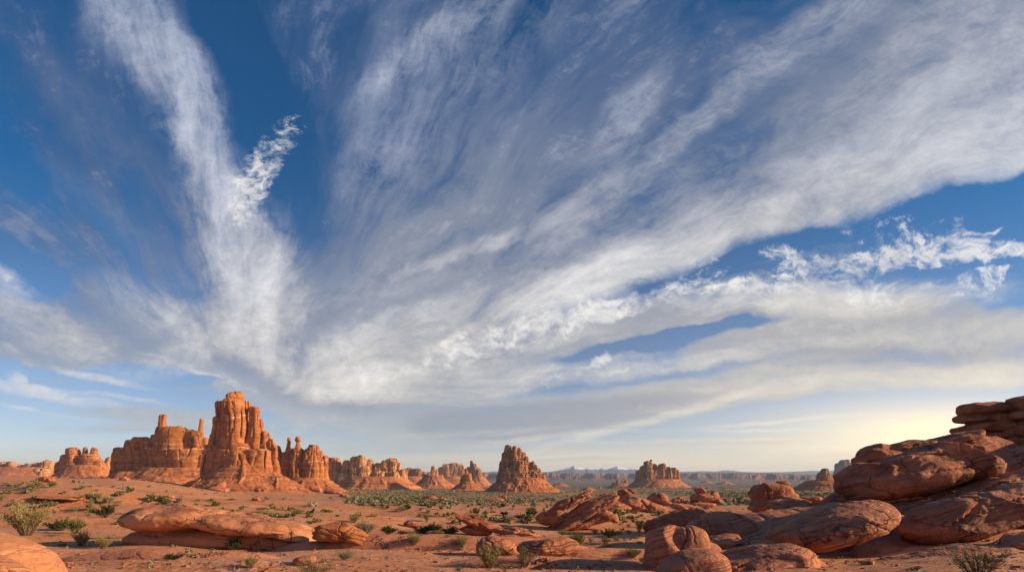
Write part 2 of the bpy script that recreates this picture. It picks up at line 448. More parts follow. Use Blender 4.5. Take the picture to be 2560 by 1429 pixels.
for u in _us:
    Ys, rows = zip(*_cols[u])
    drop = [(r - HY) * y / F for y, r in _cols[u]]
    d = np.interp(_lY, np.log(Ys), drop)
    d = np.convolve(np.pad(d, 40, mode='edge'), _ker, 'valid')
    _tab.append(d)
_tab = np.array(_tab)

# swells of sand and bare rock: px, py of crest, distance, half widths in metres (across, along), height, skew
MOUNDS = [
 
 (560,1415,13.5,3.2,1.0,.20,0),(60,1240,62,14,7,2.6,-12),(330,1262,58,12,4.2,1.0,8),(760,1290,40,6,3.0,.8,-8),
 (150,1300,33,6,2.0,.55,10),(640,1250,95,16,7,1.5,5),(900,1262,80,14,5,1.2,0),
 (1420,1345,25,4.5,1.7,.35,-12),(1350,1300,48,10,4,.8,0),(1050,1300,44,8,3.5,.6,0),(100,1218,140,26,10,3.2,0),(420,1238,120,22,8,2.2,0),
 (1560,1290,52,7,3,1.0,0),
]
# bare domes that stand out of the sand: px, top row, distance, half width, half height, half depth (photo pixels there), tilt
DOMES = [(430,1371,14.5,340,66,72,0),(1090,1337,20.5,430,54,52,0),(1345,1390,14.3,330,58,56,0),(-30,1226,60,160,52,80,0),(300,1264,54,190,26,70,0),
 (150,1293,35,150,24,60,0),(1500,1371,17,240,34,50,0),(560,1262,74,120,14,60,0),(760,1288,44,120,18,50,0),(1560,1338,28,110,14,50,0)]
def ground_z(X, Yw):
    X = np.asarray(X, float); Yw = np.asarray(Yw, float)
    r = np.sqrt(X * X + Yw * Yw)
    Ye = np.maximum(np.maximum(Yw, r * 0.55), 1.0)
    u = np.clip(X / Ye, -1.0, 1.0)
    l = np.log(Ye)
    fi = np.clip((l - _lY[0]) / (_lY[1] - _lY[0]), 0, len(_lY) - 1.001)
    i0 = fi.astype(int); ft = fi - i0
    ui = np.clip(np.searchsorted(_us, u) - 1, 0, len(_us) - 2)
    ua = np.array(_us)
    t = (u - ua[ui]) / (ua[ui + 1] - ua[ui]); t = t * t * (3 - 2 * t)
    d0 = _tab[ui, i0] * (1 - ft) + _tab[ui, i0 + 1] * ft
    d1 = _tab[ui + 1, i0] * (1 - ft) + _tab[ui + 1, i0 + 1] * ft
    z = EYE - (d0 * (1 - t) + d1 * t)
    sh = X.shape
    P = np.stack([X.ravel(), Yw.ravel(), np.zeros(X.size)], 1)
    rr_ = r.ravel()
    # broad swells, growing with distance, then ripples and hummocks
    n1 = fbm(P * np.array([0.010, 0.020, 1]) + 3.1, 3) * 2.2 * sstep(rr_, 50, 160) * (1 - sstep(rr_, 700, 2200))
    n2 = fbm(P * np.array([0.045, 0.085, 1]) + 9.7, 3) * 0.55 * sstep(rr_, 14, 60) * (1 - sstep(rr_, 400, 900))
    n3 = fbm(P * np.array([0.20, 0.34, 1]) + 5.2, 3) * 0.16 * sstep(rr_, 6, 20) * (1 - sstep(rr_, 150, 400))
    n4 = fbm(P * 1.3 + 1.2, 3) * 0.022 * (1 - sstep(rr_, 60, 150))
    z = z + (n1 + n2 + n3 + n4).reshape(sh)
    for (px, py, Y, a, b, h, sk) in MOUNDS:
        if np.min(np.abs(Yw - Y)) > 3.2 * b + 2.5 * a * abs(math.sin(rad(sk))) + 1: continue
        x0 = (px - 1280) * Y / F
        c, s_ = math.cos(rad(sk)), math.sin(rad(sk))
        lx = (X - x0) * c + (Yw - Y) * s_; ly = -(X - x0) * s_ + (Yw - Y) * c
        ly = np.where(ly > 0, ly * 0.8, ly * 1.1)
        q2 = (lx / (1.5 * a)) ** 2 + (ly / (1.5 * b)) ** 2
        z = z + h * (0.65 * np.clip(1 - q2, 0, 1) ** 1.1 + 0.35 * np.exp(-q2 * 1.4))
    for (px, tp, Y, a, c, b, sk) in DOMES:
        s_ = Y / F
        if np.min(np.abs(Yw - Y)) > b * s_ * 1.3: continue
        x0 = (px - 1280) * s_; zc = EYE - (tp + c - HY) * s_
        lx = (X - x0) / (a * s_); ly = (Yw - Y) / (b * s_)
        q2 = lx * lx + ly * ly
        zd = zc - 3.5 * s_ + c * s_ * (np.sqrt(np.clip(1 - q2, 0, 1)) - 3.0 * np.maximum(q2 - 1, 0))
        kk = .05 * a * s_ * .35
        h = np.clip(.5 + .5 * (zd - z) / kk, 0, 1)
        z = z + (zd - z) * h + kk * h * (1 - h)
    return z

def gz(x, y): return float(ground_z(np.array([x]), np.array([y]))[0])

def on_ground(px, py, dmin=8, dmax=4000):
    """first point where the line of sight through a photo pixel meets the ground"""
    d = np.exp(np.linspace(math.log(dmin), math.log(dmax), 1500))
    x = (px - 1280) * d / F
    z = EYE - (py - HY) * d / F
    g = ground_z(x, d)
    hit = np.nonzero(z <= g)[0]
    if not len(hit): return None
    k = hit[0]
    return np.array([x[k], d[k], g[k]])

_gt = {}
def on_ground_many(px, py, dmin=8, dmax=4000):
    """the same for many pixels at once, from a table of ground rows along each line of sight"""
    if not _gt:
        us = np.linspace(-1.15, 1.15, 420); ls = np.linspace(math.log(7), math.log(4200), 520)
        UU, LL = np.meshgrid(us, ls, indexing='ij'); D = np.exp(LL)
        g = ground_z(UU * D, D)
        _gt['row'] = HY + (EYE - g) * F / D; _gt['us'] = us; _gt['ls'] = ls
    us, ls, row = _gt['us'], _gt['ls'], _gt['row']
    u = np.clip((px - 1280) / F, us[0], us[-1]); fi = (u - us[0]) / (us[1] - us[0]); i = np.minimum(fi.astype(int), len(us) - 2); t = (fi - i)[:, None]
    R = row[i] * (1 - t) + row[i + 1] * t
    first = int(np.searchsorted(ls, math.log(dmin)))
    R = R[:, first:]; L = ls[first:]
    hit = R <= py[:, None]
    k = np.maximum(hit.argmax(1), 1); ok = hit.any(1)
    n = np.arange(len(px))
    r0, r1 = R[n, k - 1], R[n, k]
    w = np.clip((r0 - py) / np.where(np.abs(r0 - r1) < 1e-6, 1e-6, r0 - r1), 0, 1)
    d = np.exp(L[k - 1] + (L[k] - L[k - 1]) * w)
    ok &= d < dmax
    x = (px - 1280) * d / F
    return np.stack([x, d, EYE - (py - HY) * d / F], 1), ok

def foot(px, row, Y):
    """distance at which ground shows at this photo pixel; Y when it does not"""
    g = on_ground(px, row, 7, 1500)
    return float(g[1]) if g is not None else Y

def build_ground():
    # polar sheet: fine in front of the camera, coarse behind; reaches past the horizon
    a_f = np.linspace(rad(-56), rad(56), 1150)
    a_b = np.linspace(rad(56), rad(304), 90)[1:-1]
    ang = np.concatenate([a_f, a_b])
    rs = np.concatenate([np.linspace(0.6, 8, 18)[:-1], np.exp(np.linspace(math.log(8), math.log(1500), 720)), np.exp(np.linspace(math.log(1500), math.log(60000), 70))[1:]])
    A, R = np.meshgrid(ang, rs)
    X = np.sin(A) * R; Y = np.cos(A) * R
    Z = ground_z(X, Y)
    v = np.stack([X, Y, Z], -1).reshape(-1, 3)
    na, nr = len(ang), len(rs)
    i = np.arange(nr - 1)[:, None] * na + np.arange(na)[None]
    j = np.arange(nr - 1)[:, None] * na + (np.arange(na)[None] + 1) % na
    q = np.stack([i, i + na, j + na, j], -1).reshape(-1, 4)
    me = mesh_from("ground", v, q)
    o = link("ground", me, MAT['sand'])
    tag(o, 'rolling orange sand and slickrock with a scrub plain beyond', None, None, 'structure')
    return o
# ------------------------------------------------------------------ materials
MAT = {}
def new_mat(name):
    m = bpy.data.materials.new(name); m.use_nodes = True
    m.node_tree.nodes.clear()
    T = NT(m.node_tree)
    b = T.new('ShaderNodeBsdfPrincipled'); o = T.new('ShaderNodeOutputMaterial')
    T.l.new(b.outputs[0], o.inputs[0])
    b.inputs['Specular IOR Level'].default_value = 0.25
    b.inputs['Roughness'].default_value = 0.85
    MAT[name] = m
    return T, b

def bump(T, b, h, dist, strength=1.0, prev=None):
    nd = T.new('ShaderNodeBump')
    nd.inputs['Strength'].default_value = strength
    T.put(nd.inputs['Distance'], dist)
    T.put(nd.inputs['Height'], h)
    if prev is not None: T.l.new(prev, nd.inputs['Normal'])
    return nd.outputs[0]

def wpos(T): return T.new('ShaderNodeNewGeometry').outputs['Position']

# --- sand, slickrock and the scrub plain
T, b = new_mat('sand')
p = wpos(T)
x_, y_, z_ = T.sep(p)
flat = T.comb(x_, y_, 0.0)
dist = T.vmath('LENGTH', flat); dist = [n for n in T.n if n.type == 'VECT_MATH'][-1].outputs['Value']
big = T.noise(flat, 0.035, 4, 0.6)
midn = T.noise(flat, 0.35, 5, 0.6)
fine = T.noise(p, 6.0, 5, 0.65)
col = T.ramp(midn, [(0.25, (.40, .155, .070)), (0.5, (.51, .21, .100)), (0.75, (.59, .275, .15))])
col = T.mix(T.rng(big, 0.42, 0.66), col, (.55, .205, .072))
patch = T.rng(T.noise(T.vmath('MULTIPLY', flat, (.7, 1.4, 1)), 0.16, 5, 0.62, dist=.6), 0.50, 0.60)
col = T.mix(T.math('MULTIPLY', patch, 0.7), col, (.58, .285, .175))
wash = T.rng(T.noise(T.vmath('MULTIPLY', flat, (.5, 1.6, 1)), 0.55, 5, 0.7, dist=1.2), 0.56, 0.64)
col = T.mix(T.math('MULTIPLY', wash, 0.30), col, (.30, .098, .055))
grav = T.rng(T.noise(p, 2.2, 4, 0.7), 0.60, 0.72)
col = T.mix(T.math('MULTIPLY', grav, 0.30), col, (.27, .085, .045))
col = T.mix(T.math('MULTIPLY', T.rng(fine, 0.35, 0.75), 0.25), col, (.70, .32, .17))
# plain: dry grass and low brush colour the ground far out
pl = T.rng(T.noise(T.comb(T.math('MULTIPLY', x_, 0.55), y_, 0.0), 0.012, 5, 0.6), 0.38, 0.62)
nearpl = T.math('MULTIPLY', T.rng(dist, 170, 420), T.rng(T.math('DIVIDE', x_, T.math('MAXIMUM', y_, 1.0)), -0.46, -0.22))
tuft = T.rng(T.noise(flat, 0.16, 4, 0.75), 0.42, 0.62)
plainc = T.mix(pl, (.30, .145, .060), (.40, .235, .105))
plainc = T.mix(T.math('MULTIPLY', tuft, 0.75), plainc, (.085, .082, .046))
farc = T.mix(T.rng(T.noise(flat, 0.004, 4, 0.6), 0.4, 0.6), (.095, .082, .060), (.14, .105, .072))
plainc = T.mix(T.rng(dist, 800, 1700), plainc, farc)
col = T.mix(nearpl, col, plainc)
T.put(b.inputs['Base Color'], col)
rip = T.noise(T.vmath('MULTIPLY', p, (1.0, 2.6, 1.0)), 1.4, 4, 0.55, dist=0.8)
n1 = bump(T, b, rip, 0.17, 0.8)
n2 = bump(T, b, fine, 0.035, 0.8, n1)
pk = T.new('ShaderNodeTexVoronoi'); T.put(pk.inputs['Vector'], p); pk.inputs['Scale'].default_value = 3.2
n3 = bump(T, b, T.rng(pk.outputs['Distance'], 0.0, 0.25, 1.0, 0.0), 0.03, 0.5, n2)
T.l.new(n3, b.inputs['Normal'])

def rock_mat(name, c_lo, c_mid, c_hi, varnish, scale, bands=None, tilt=(0, 0, 1), crack=0.0, bumpd=0.1, bandw=1.0, streak=0.0, lamk=0.35):
    """sandstone: bedding bands, blotches, desert varnish, joints. scale = metres of one large mottle"""
    T, b = new_mat(name)
    p = wpos(T)
    wv = T.vmath('SUBTRACT', T.noise(p, 0.5 / scale, 3, 0.5, color=True), (.5, .5, .5))
    pw = T.vmath('MULTIPLY_ADD', wv, (scale * .9,) * 3, p)
    d = T.new('ShaderNodeVectorMath', operation='DOT_PRODUCT'); T.put(d.inputs[0], pw); d.inputs[1].default_value = tilt
    s = d.outputs['Value']
    layer = T.noise(T.comb(T.math('MULTIPLY', s, 1.0 / bandw), T.math('MULTIPLY', T.sep(p)[0], 0.02 / scale), 0.0), 1.0, 5, 0.65)
    mot = T.noise(pw, 1.0 / scale, 6, 0.62)
    fin = T.noise(p, 9.0 / scale, 5, 0.7)
    c = T.ramp(layer, [(0.28, c_lo), (0.5, c_mid), (0.72, c_hi)])
    c = T.mix(T.rng(mot, 0.50, 0.66, 0.0, 0.7), c, varnish)
    c = T.mix(T.rng(fin, 0.45, 0.75, 0.0, 0.35), c, c_hi)
    lam = T.noise(T.comb(T.math('MULTIPLY', s, 5.0 / bandw), T.math('MULTIPLY', T.sep(p)[0], 0.12 / scale), T.math('MULTIPLY', T.sep(p)[1], 0.12 / scale)), 1.0, 3, 0.6)
    lamf = T.math('MULTIPLY', T.rng(lam, 0.40, 0.47, 1.0, 0.0), T.rng(T.noise(p, 0.9 / scale, 3, .6), 0.42, 0.60))
    c = T.mix(T.math('MULTIPLY', lamf, lamk), c, varnish)
    pit = T.noise(p, 26.0 / scale, 4, 0.7)
    c = T.mix(T.rng(pit, 0.58, 0.72, 0.0, 0.35), c, varnish)
    if streak > 0:
        px_, py_, pz_ = T.sep(p)
        st = T.noise(T.comb(T.math('MULTIPLY', px_, 3.0 / scale), T.math('MULTIPLY', py_, 3.0 / scale), T.math('MULTIPLY', pz_, 0.25 / scale)), 1.0, 4, 0.65)
        c = T.mix(T.rng(st, 0.52, 0.68, 0.0, streak), c, varnish)
    if bands:
        zz = T.math('ADD', T.sep(p)[2], T.math('MULTIPLY', T.math('SUBTRACT', T.noise(p, 0.30 / scale, 3, 0.6), 0.5), scale * 2.4))
        for (zc, wd, amt) in bands:
            f = T.math('MULTIPLY', T.math('SUBTRACT', 1.0, T.rng(T.math('ABSOLUTE', T.math('SUBTRACT', zz, zc)), wd * 0.35, wd)), amt)
            f = T.math('MULTIPLY', f, T.rng(T.noise(p, 1.6 / scale, 4, .7), 0.42, 0.56, 0.05, 1.0))
            c = T.mix(f, c, (.74, .46, .31))
    nrm = None
    if crack > 0:
        vz = T.new('ShaderNodeTexVoronoi', feature='DISTANCE_TO_EDGE')
        wv2 = T.vmath('SUBTRACT', T.noise(p, 1.6 / scale, 4, 0.6, color=True), (.5, .5, .5))
        pv = T.vmath('MULTIPLY', T.vmath('MULTIPLY_ADD', wv2, (scale * .9,) * 3, p), (1.0, 1.0, 1.7))
        T.put(vz.inputs['Vector'], pv); vz.inputs['Scale'].default_value = 0.42 / scale
        on = T.rng(T.noise(p, 0.7 / scale, 2, 0.5), 0.42, 0.52)
        ck = T.math('MULTIPLY', T.rng(vz.outputs['Distance'], 0.0, 0.016, 1.0, 0.0), on)
        c = T.mix(T.math('MULTIPLY', ck, 0.7), c, tuple(v * 0.3 for v in varnish))
        nrm = bump(T, b, T.math('SUBTRACT', 1.0, ck), crack, 1.0)
    T.put(b.inputs['Base Color'], c)
    h = T.math('ADD', T.math('SUBTRACT', T.math('MULTIPLY', layer, 0.7), T.math('ADD', T.math('MULTIPLY', lamf, 0.28 * lamk / .35), T.rng(pit, 0.56, 0.72, 0.0, 0.18))), T.math('ADD', T.math('MULTIPLY', mot, 0.8), T.math('MULTIPLY', fin, 0.35)))
    nrm = bump(T, b, h, bumpd, 1.0, nrm)
    T.l.new(nrm, b.inputs['Normal'])
    return MAT[name]
# ------------------------------------------------------------------ buttes, towers and far cliffs
def lp(a, b, p=2.6):
    return (np.abs(a) ** p + np.abs(b) ** p) ** (1 / p)

def cliff_fn(cols, balls, ox, oz, seed, size, JT, k=5.0):
    """cols: (px, top row, base row, r top, r base, depth[, depth ratio]); everything in photo pixels at the butte's distance"""
    C = []
    for c in cols:
        px, tp, bp, rt, rb, dy = c[:6]; ky = c[6] if len(c) > 6 else 1.0
        m = 1 + dy / F
        C.append(((px - 1280) * m - ox, (HY - tp) * m - oz, (HY - bp) * m - oz, rt * m, rb * m, dy, ky))
    Bl = []
    for (px, py, rx, rz, dy) in balls:
        m = 1 + dy / F
        Bl.append(((px - 1280) * m - ox, (HY - py) * m - oz, rx, rz, dy))
    so = np.array([seed * 7.31, seed * 3.17, 0.0], np.float32)
    def fn(P, fine):
        P = P.astype(np.float32)
        x, y, z = P[:, 0], P[:, 1], P[:, 2]
        if fine:
            wx = noise3(P * (0.55 / size) + so) * size * 0.22
            x = x + wx; y = y + noise3(P * (0.5 / size) + so + 5) * size * 0.22
        f = None; jw = None
        for (cx, zt, zb, rt, rb, cy, ky) in C:
            t = np.clip((zt - z) / max(zt - zb, 1e-3), 0, 1.4)
            r = rt + (rb - rt) * t
            dh = lp(x - cx, (y - cy) / ky) - r
            dv = z - zt
            kk = min(rt * 1.1, 10.0)
            h = np.clip(0.5 - 0.5 * (dv - dh) / kk, 0, 1)
            d = (dv + (dh - dv) * h) + kk * h * (1 - h)
            w_ = np.clip(r * min(ky, 1.0) / 13.0, 0.22, 1.0)
            jw = w_ if f is None else np.where(d < f, w_, jw)
            f = d if f is None else smin(f, d, k * 0.28)
        for (cx, cz, rx, rz, cy) in Bl:
            q = np.sqrt(((x - cx) / rx) ** 2 + ((y - cy) / rx) ** 2 + ((z - cz) / rz) ** 2)
            d = (q - 1) * min(rx, rz)
            jw = np.where(d < f, min(1.0, rx / 14.0), jw)
            f = smin(f, d, 1.5)
        if fine:
            joint = JT * jw
            Q = np.stack([x, y, z], 1)
            # vertical flutes and joints
            n1 = noise3(Q * np.array([1.0 / size, 1.0 / size, 0.10 / size], np.float32) * 1.6 + so)
            f = f + joint * 1.15 * np.exp(-(n1 / 0.075) ** 2) * 1.9 + np.tanh(n1 * 5) * joint * .28
            n2 = noise3(Q * np.array([2.3 / size, 2.3 / size, 0.35 / size], np.float32) * 1.9 + so + 9)
            f = f + joint * 0.45 * np.exp(-(n2 / 0.08) ** 2) * sstep(wx, 0.0, size * .12)
            # bedding ledges
            st = np.stack([Q[:, 2] * (3.2 / size), Q[:, 0] * 0.15 / size, Q[:, 1] * 0.15 / size], 1)
            l1 = noise3(st + so)
            f = f - joint * 0.20 * np.tanh(l1 * 4.0) 
            l2 = noise3(st * 2.7 + so + 4)
            f = f - joint * 0.09 * np.tanh(l2 * 4)
            f = f + fbm(Q * np.array([2.2 / size, 2.2 / size, 1.2 / size], np.float32) + so, 4) * joint * 0.85
        return f
    return fn

def talus_fn(aprons, ox, oz, seed, size, rough):
    A = []
    for (px, tp, bp, rt, rb, dy, ky) in aprons:
        m = 1 + dy / F
        A.append(((px - 1280) * m - ox, (HY - tp) * m - oz, (HY - bp) * m - oz, rt, rb, dy, ky))
    so = np.array([seed * 5.3, seed * 1.7, 0.0], np.float32)
    def fn(P, fine):
        P = P.astype(np.float32)
        f = None
        x, y, z = P[:, 0], P[:, 1], P[:, 2]
        for (cx, zt, zb, rt, rb, cy, ky) in A:
            dx_, dy_ = x - cx, (y - cy) / ky
            r = np.sqrt(dx_ * dx_ + dy_ * dy_)
            rho = (r - rt) / (rb - rt)
            if fine:   # gullies running down the slope
                a = np.arctan2(dy_, dx_)
                a = a + fbm(P * (0.6 / size) + so, 2) * .12
                G = np.stack([np.cos(a) * 3.9, np.sin(a) * 3.9, rho * 1.5], 1).astype(np.float32)
                g = fbm(G * 1.15 + so, 4, .6)
                gul = np.exp(-(g / 0.12) ** 2) * 0.22 - np.tanh(g * 2.0) * 0.45
                rho = rho + gul * rough * np.clip(0.25 + rho, 0, 0.7)
            rc = np.clip(rho, 0.0, 1.6)
            h = zb + (zt - zb) * np.where(rc < 1, np.abs(1 - rc) ** 1.28, -0.35 * (rc - 1))
            slope = 0.72
            d = (z - h) * slope
            if fine:
                st = np.stack([z * (4.0 / size), x * 0.1 / size, y * 0.1 / size], 1)
                d = d - np.tanh(noise3(st + so) * 5) * size * 0.030
            f = d if f is None else smin(f, d, 4.0)
        if fine:
            f = f + fbm(P * np.array([1.8, 1.8, 3.2], np.float32) / size + so, 4) * size * 0.055
        return f
    return fn

def butte(name, label, cat, Y, cols, balls, aprons, mat, tmat, seed, size=16., joint=2.4, rough=0.28, vox=1.3, tvox=2.0, group=None):
    s = Y / F
    px0 = np.mean([c[0] for c in cols]); 
    zb = min(HY - c[2] for c in cols)
    ox, oz = px0 - 1280, zb
    base = bpy.data.objects.new(name, None); scene.collection.objects.link(base)
    base.empty_display_size = 1
    org = np.array([ox * s, Y, EYE + oz * s])
    base.location = org
    tag(base, label, cat, group)
    def emit(nm, fn, lo, hi, vx, m, mt):
        v, q = surface(fn, lo, hi, vx, m)
        me = mesh_from(nm, v * s, q)
        return link(nm, me, mt, base)
    xs = [((c[0] - 1280) * (1 + c[5] / F) - ox) for c in cols]
    rr_ = [max(c[3], c[4]) * 1.35 + 6 for c in cols]
    lo = [min(x - r for x, r in zip(xs, rr_)), min(c[5] - r * (c[6] if len(c) > 6 else 1) for c, r in zip(cols, rr_)), -3]
    tops = [HY - c[1] for c in cols] + [HY - b[1] + b[3] for b in balls]
    hi = [max(x + r for x, r in zip(xs, rr_)), max(c[5] + r * (c[6] if len(c) > 6 else 1) for c, r in zip(cols, rr_)), max(tops) * 1.03 - oz + 8]
    emit('cliff', cliff_fn(cols, balls, ox, oz, seed, size, joint), lo, hi, vox, joint * 3, mat)
    if aprons:
        lo = [min((a[0] - 1280) * (1 + a[5] / F) - ox - a[4] * 1.25 for a in aprons), min(a[5] - a[4] * a[6] * 1.25 for a in aprons), min(HY - a[2] for a in aprons) - oz - 12]
        hi = [max((a[0] - 1280) * (1 + a[5] / F) - ox + a[4] * 1.25 for a in aprons), max(a[5] + a[4] * a[6] * 0.8 for a in aprons), max(HY - a[1] for a in aprons) * 1.02 - oz + 20]
        emit('talus_slope', talus_fn(aprons, ox, oz, seed, size * 1.3, rough), lo, hi, tvox, size * .2, tmat)
    return base

RED_LO, RED_MID, RED_HI, VARN = (.31, .095, .030), (.44, .152, .047), (.55, .225, .085), (.12, .036, .017)
def zrow(py, Y): return EYE - (py - HY) * Y / F
rock_mat('near_tower_rock', RED_LO, RED_MID, RED_HI, VARN, 9.0, streak=.35, bumpd=0.9, bandw=5.0,
         bands=[(zrow(1043, 520), .75, .8), (zrow(1072, 520), .35, .5), (zrow(1125, 520), .8, .75), (zrow(1098, 520), .3, .5), (zrow(1150, 520), .4, .5)])
rock_mat('near_talus_rock', (.30, .088, .032), (.42, .138, .050), (.52, .20, .082), (.20, .058, .027), 9.0, bumpd=0.9, bandw=4.0,
         bands=[(zrow(1166, 520), .5, .55), (zrow(1192, 520), .5, .45), (zrow(1180, 520), .25, .4), (zrow(1214, 520), .4, .35), (zrow(1178, 620), .3, .4), (zrow(1190, 620), .3, .4)])
rock_mat('fin_rock', RED_LO, RED_MID, RED_HI, VARN, 9.0, streak=.25, bumpd=0.9, bandw=5.0,
         bands=[(zrow(1093, 620), .45, .5), (zrow(1107, 620), .6, .65), (zrow(1120, 620), .8, .8), (zrow(1140, 620), .5, .55), (zrow(1152, 620), .6, .6), (zrow(1170, 620), .4, .5)])
rock_mat('pillar_rock', RED_LO, RED_MID, RED_HI, VARN, 9.0, streak=.3, bumpd=0.9, bandw=5.0,
         bands=[(zrow(1130, 640), .5, .5), (zrow(1152, 640), .9, .7), (zrow(1172, 640), .4, .4)])
rock_mat('far_cliff_rock', (.40, .17, .075), (.56, .27, .12), (.68, .38, .19), (.19, .075, .045), 18.0, streak=.5, bumpd=1.6, bandw=9.0)
rock_mat('far_talus_rock', (.38, .12, .05), (.47, .17, .07), (.56, .22, .10), (.28, .09, .045), 18.0, bumpd=1.4, bandw=8.0)
rock_mat('lone_butte_rock', (.27, .10, .046), (.39, .155, .068), (.50, .24, .11), (.15, .055, .035), 15.0, streak=.6, bumpd=1.6, bandw=7.0)
rock_mat('mesa_rock', (.12, .060, .052), (.17, .080, .066), (.34, .17, .11), (.09, .045, .042), 60.0, streak=.5, bumpd=6, bandw=40.0)

def build_buttes():
    butte('sandstone_tower', 'tallest red sandstone tower with a rounded caprock on a wide flared slope', 'butte', 520,
      [(588,997,1160,24,29,-8),(590,1060,1172,27,40,0),(555,1001,1160,13,17,22),(548,1045,1165,15,20,10),(617,1003,1120,7,9,24),
       (637,1015,1135,12,18,2),(651,1044,1140,7,10,8),(540,1082,1182,12,24,16),(528,1108,1185,11,22,14),(664,1077,1170,10,16,6),(677,1095,1178,9,15,4),(687,1112,1182,7,13,2),
       (600,1106,1182,46,58,10),(645,1122,1186,36,46,2),(558,1112,1186,30,38,6),(606,1130,1186,30,40,-14),(583,1118,1182,18,30,-16)],
      [(587,990,20,12,-8),(545,1052,14,13,12)],
      [(610,1160,1240,62,186,0,.75),(560,1184,1238,30,105,-40,.7),(690,1190,1240,20,100,-30,.7)],
      MAT['near_tower_rock'], MAT['near_talus_rock'], 1, size=24, joint=2.5, rough=.36, vox=1.25, tvox=1.7)
    butte('sandstone_fin', 'long red sandstone fin with two thin pinnacles on top, left of the tallest tower', 'butte', 620,
      [(428,1065,1185,36,46,0,.6),(462,1073,1185,26,34,4,.6),(490,1076,1182,16,24,0,.8),(396,1086,1185,16,26,-3,.9),
       (402,1036,1100,4,6,0),(410,1035,1096,4.5,7,2),(400,1068,1125,8,13,0),(502,1053,1120,4,8,0),(503,1074,1120,5,9,0),(513,1092,1150,6.5,11,2),(519,1115,1185,9,20,4),
       (508,1135,1190,8,16,-8),(373,1094,1180,13,20,8,.9),(352,1091,1180,17,24,14,.9),(331,1099,1182,15,22,16,.9),(303,1117,1186,15,21,12,.9),(289,1126,1190,7,13,10),(450,1120,1188,50,60,-6,.5)],
      [(503,1052,5.8,6.5,0),(401,1042,4.5,7,0)],
      [(435,1168,1216,88,180,0,.6),(330,1178,1212,30,105,-30,.7),(400,1190,1222,50,130,-80,.6)],
      MAT['fin_rock'], MAT['near_talus_rock'], 2, size=24, joint=2.2, rough=.25, vox=1.25, tvox=1.9)
    butte('sandstone_pillars', 'three blocky red pillars, two topped by small balanced knobs, right of the tallest tower', 'butte', 640,
      [(695,1113,1200,8,15,10),(716,1128,1212,12,17,8),(722,1094,1140,2.6,9,6),(743,1119,1212,14,19,-4),(745,1104,1130,3,10,-4),
       (783,1111,1215,14,25,-2),(770,1120,1212,10,16,-8),(798,1125,1212,9,15,0),(812,1137,1212,5,12,6)],
      [(721,1098,5,6,6),(745,1098,8,8,-4)],
      [(768,1192,1234,44,118,0,.7)],
      MAT['pillar_rock'], MAT['near_talus_rock'], 3, size=15, joint=1.7, vox=1.1, tvox=1.8)
    butte('twin_butte', 'blocky butte with a pair of squared chimneys, left of the long fin', 'butte', 900,
      [(183,1118,1175,14,22,0,.9),(166,1134,1178,11,18,6,.9),(154,1150,1180,8,14,6),(213,1117,1165,4.5,8,0),(236,1117,1165,5.5,9,0),(225,1133,1178,20,28,0,.7),(246,1146,1180,9,20,0),(205,1133,1178,8,12,3)],
      [], [(212,1162,1198,42,88,0,.6)], MAT['fin_rock'], MAT['near_talus_rock'], 4, size=14, joint=1.6, vox=1.0, tvox=1.6)
    butte('rock_dome', 'smooth pale dome of rock between the twin chimneys butte and the long fin', 'rock dome', 1150,
      [(275,1141,1190,8,26,0),(262,1152,1190,6,18,0)], [], [], MAT['far_cliff_rock'], None, 5, size=20, joint=1.0, vox=1.2)
    butte('low_cliffs', 'line of low cliffs and knobs along the left horizon', 'cliffs', 1400,
      [(-60,1150,1190,20,26,0),(-25,1153,1190,16,22,0),(8,1154,1190,14,18,4),(32,1152,1190,10,16,-4),(52,1160,1190,12,18,6),(75,1158,1190,12,18,0),(98,1154,1190,10,16,4),(116,1149,1190,11,20,-4),(128,1151,1190,8,18,-2),(140,1162,1192,7,14,0),(20,1168,1195,18,26,-26),(110,1170,1195,20,28,-20)],
      [], [(50,1168,1200,90,150,0,.5)], MAT['far_cliff_rock'], MAT['far_talus_rock'], 6, size=16, joint=1.8, vox=1.3, tvox=1.8)
    butte('eroded_cliffs', 'row of deeply fluted golden cliffs right of the three pillars', 'cliffs', 950,
      [(818,1137,1205,6,13,6),(838,1143,1200,13,20,12),(866,1150,1205,10,18,4),(886,1140,1208,9,16,-2),(903,1137,1208,11,18,-4),(924,1146,1208,8,14,0),(945,1156,1208,9,15,2),(964,1148,1205,10,15,2),(981,1144,1204,12,16,4),(996,1154,1203,5,10,4),(1006,1172,1205,7,14,2),
       (888,1168,1218,9,22,-14),(912,1163,1218,9,24,-14),(950,1176,1216,12,24,-12),(984,1176,1212,12,24,-10),(860,1178,1214,12,20,-10)],
      [], [(935,1190,1226,72,135,0,.55)], MAT['far_cliff_rock'], MAT['far_talus_rock'], 7, size=13, joint=2.0, vox=1.0, tvox=1.6)
    butte('low_dark_cliff', 'low dark cliff behind the right end of the fluted golden cliffs', 'cliffs', 1700,
      [(1008,1172,1205,14,18,0,.7),(1026,1169,1205,13,18,4,.7),(1043,1170,1205,12,16,0,.7),(1057,1177,1205,8,14,0,.7)], [], [(1030,1190,1208,30,55,0,.5)], MAT['lone_butte_rock'], MAT['far_talus_rock'], 8, size=14, joint=1.4, vox=1.0)
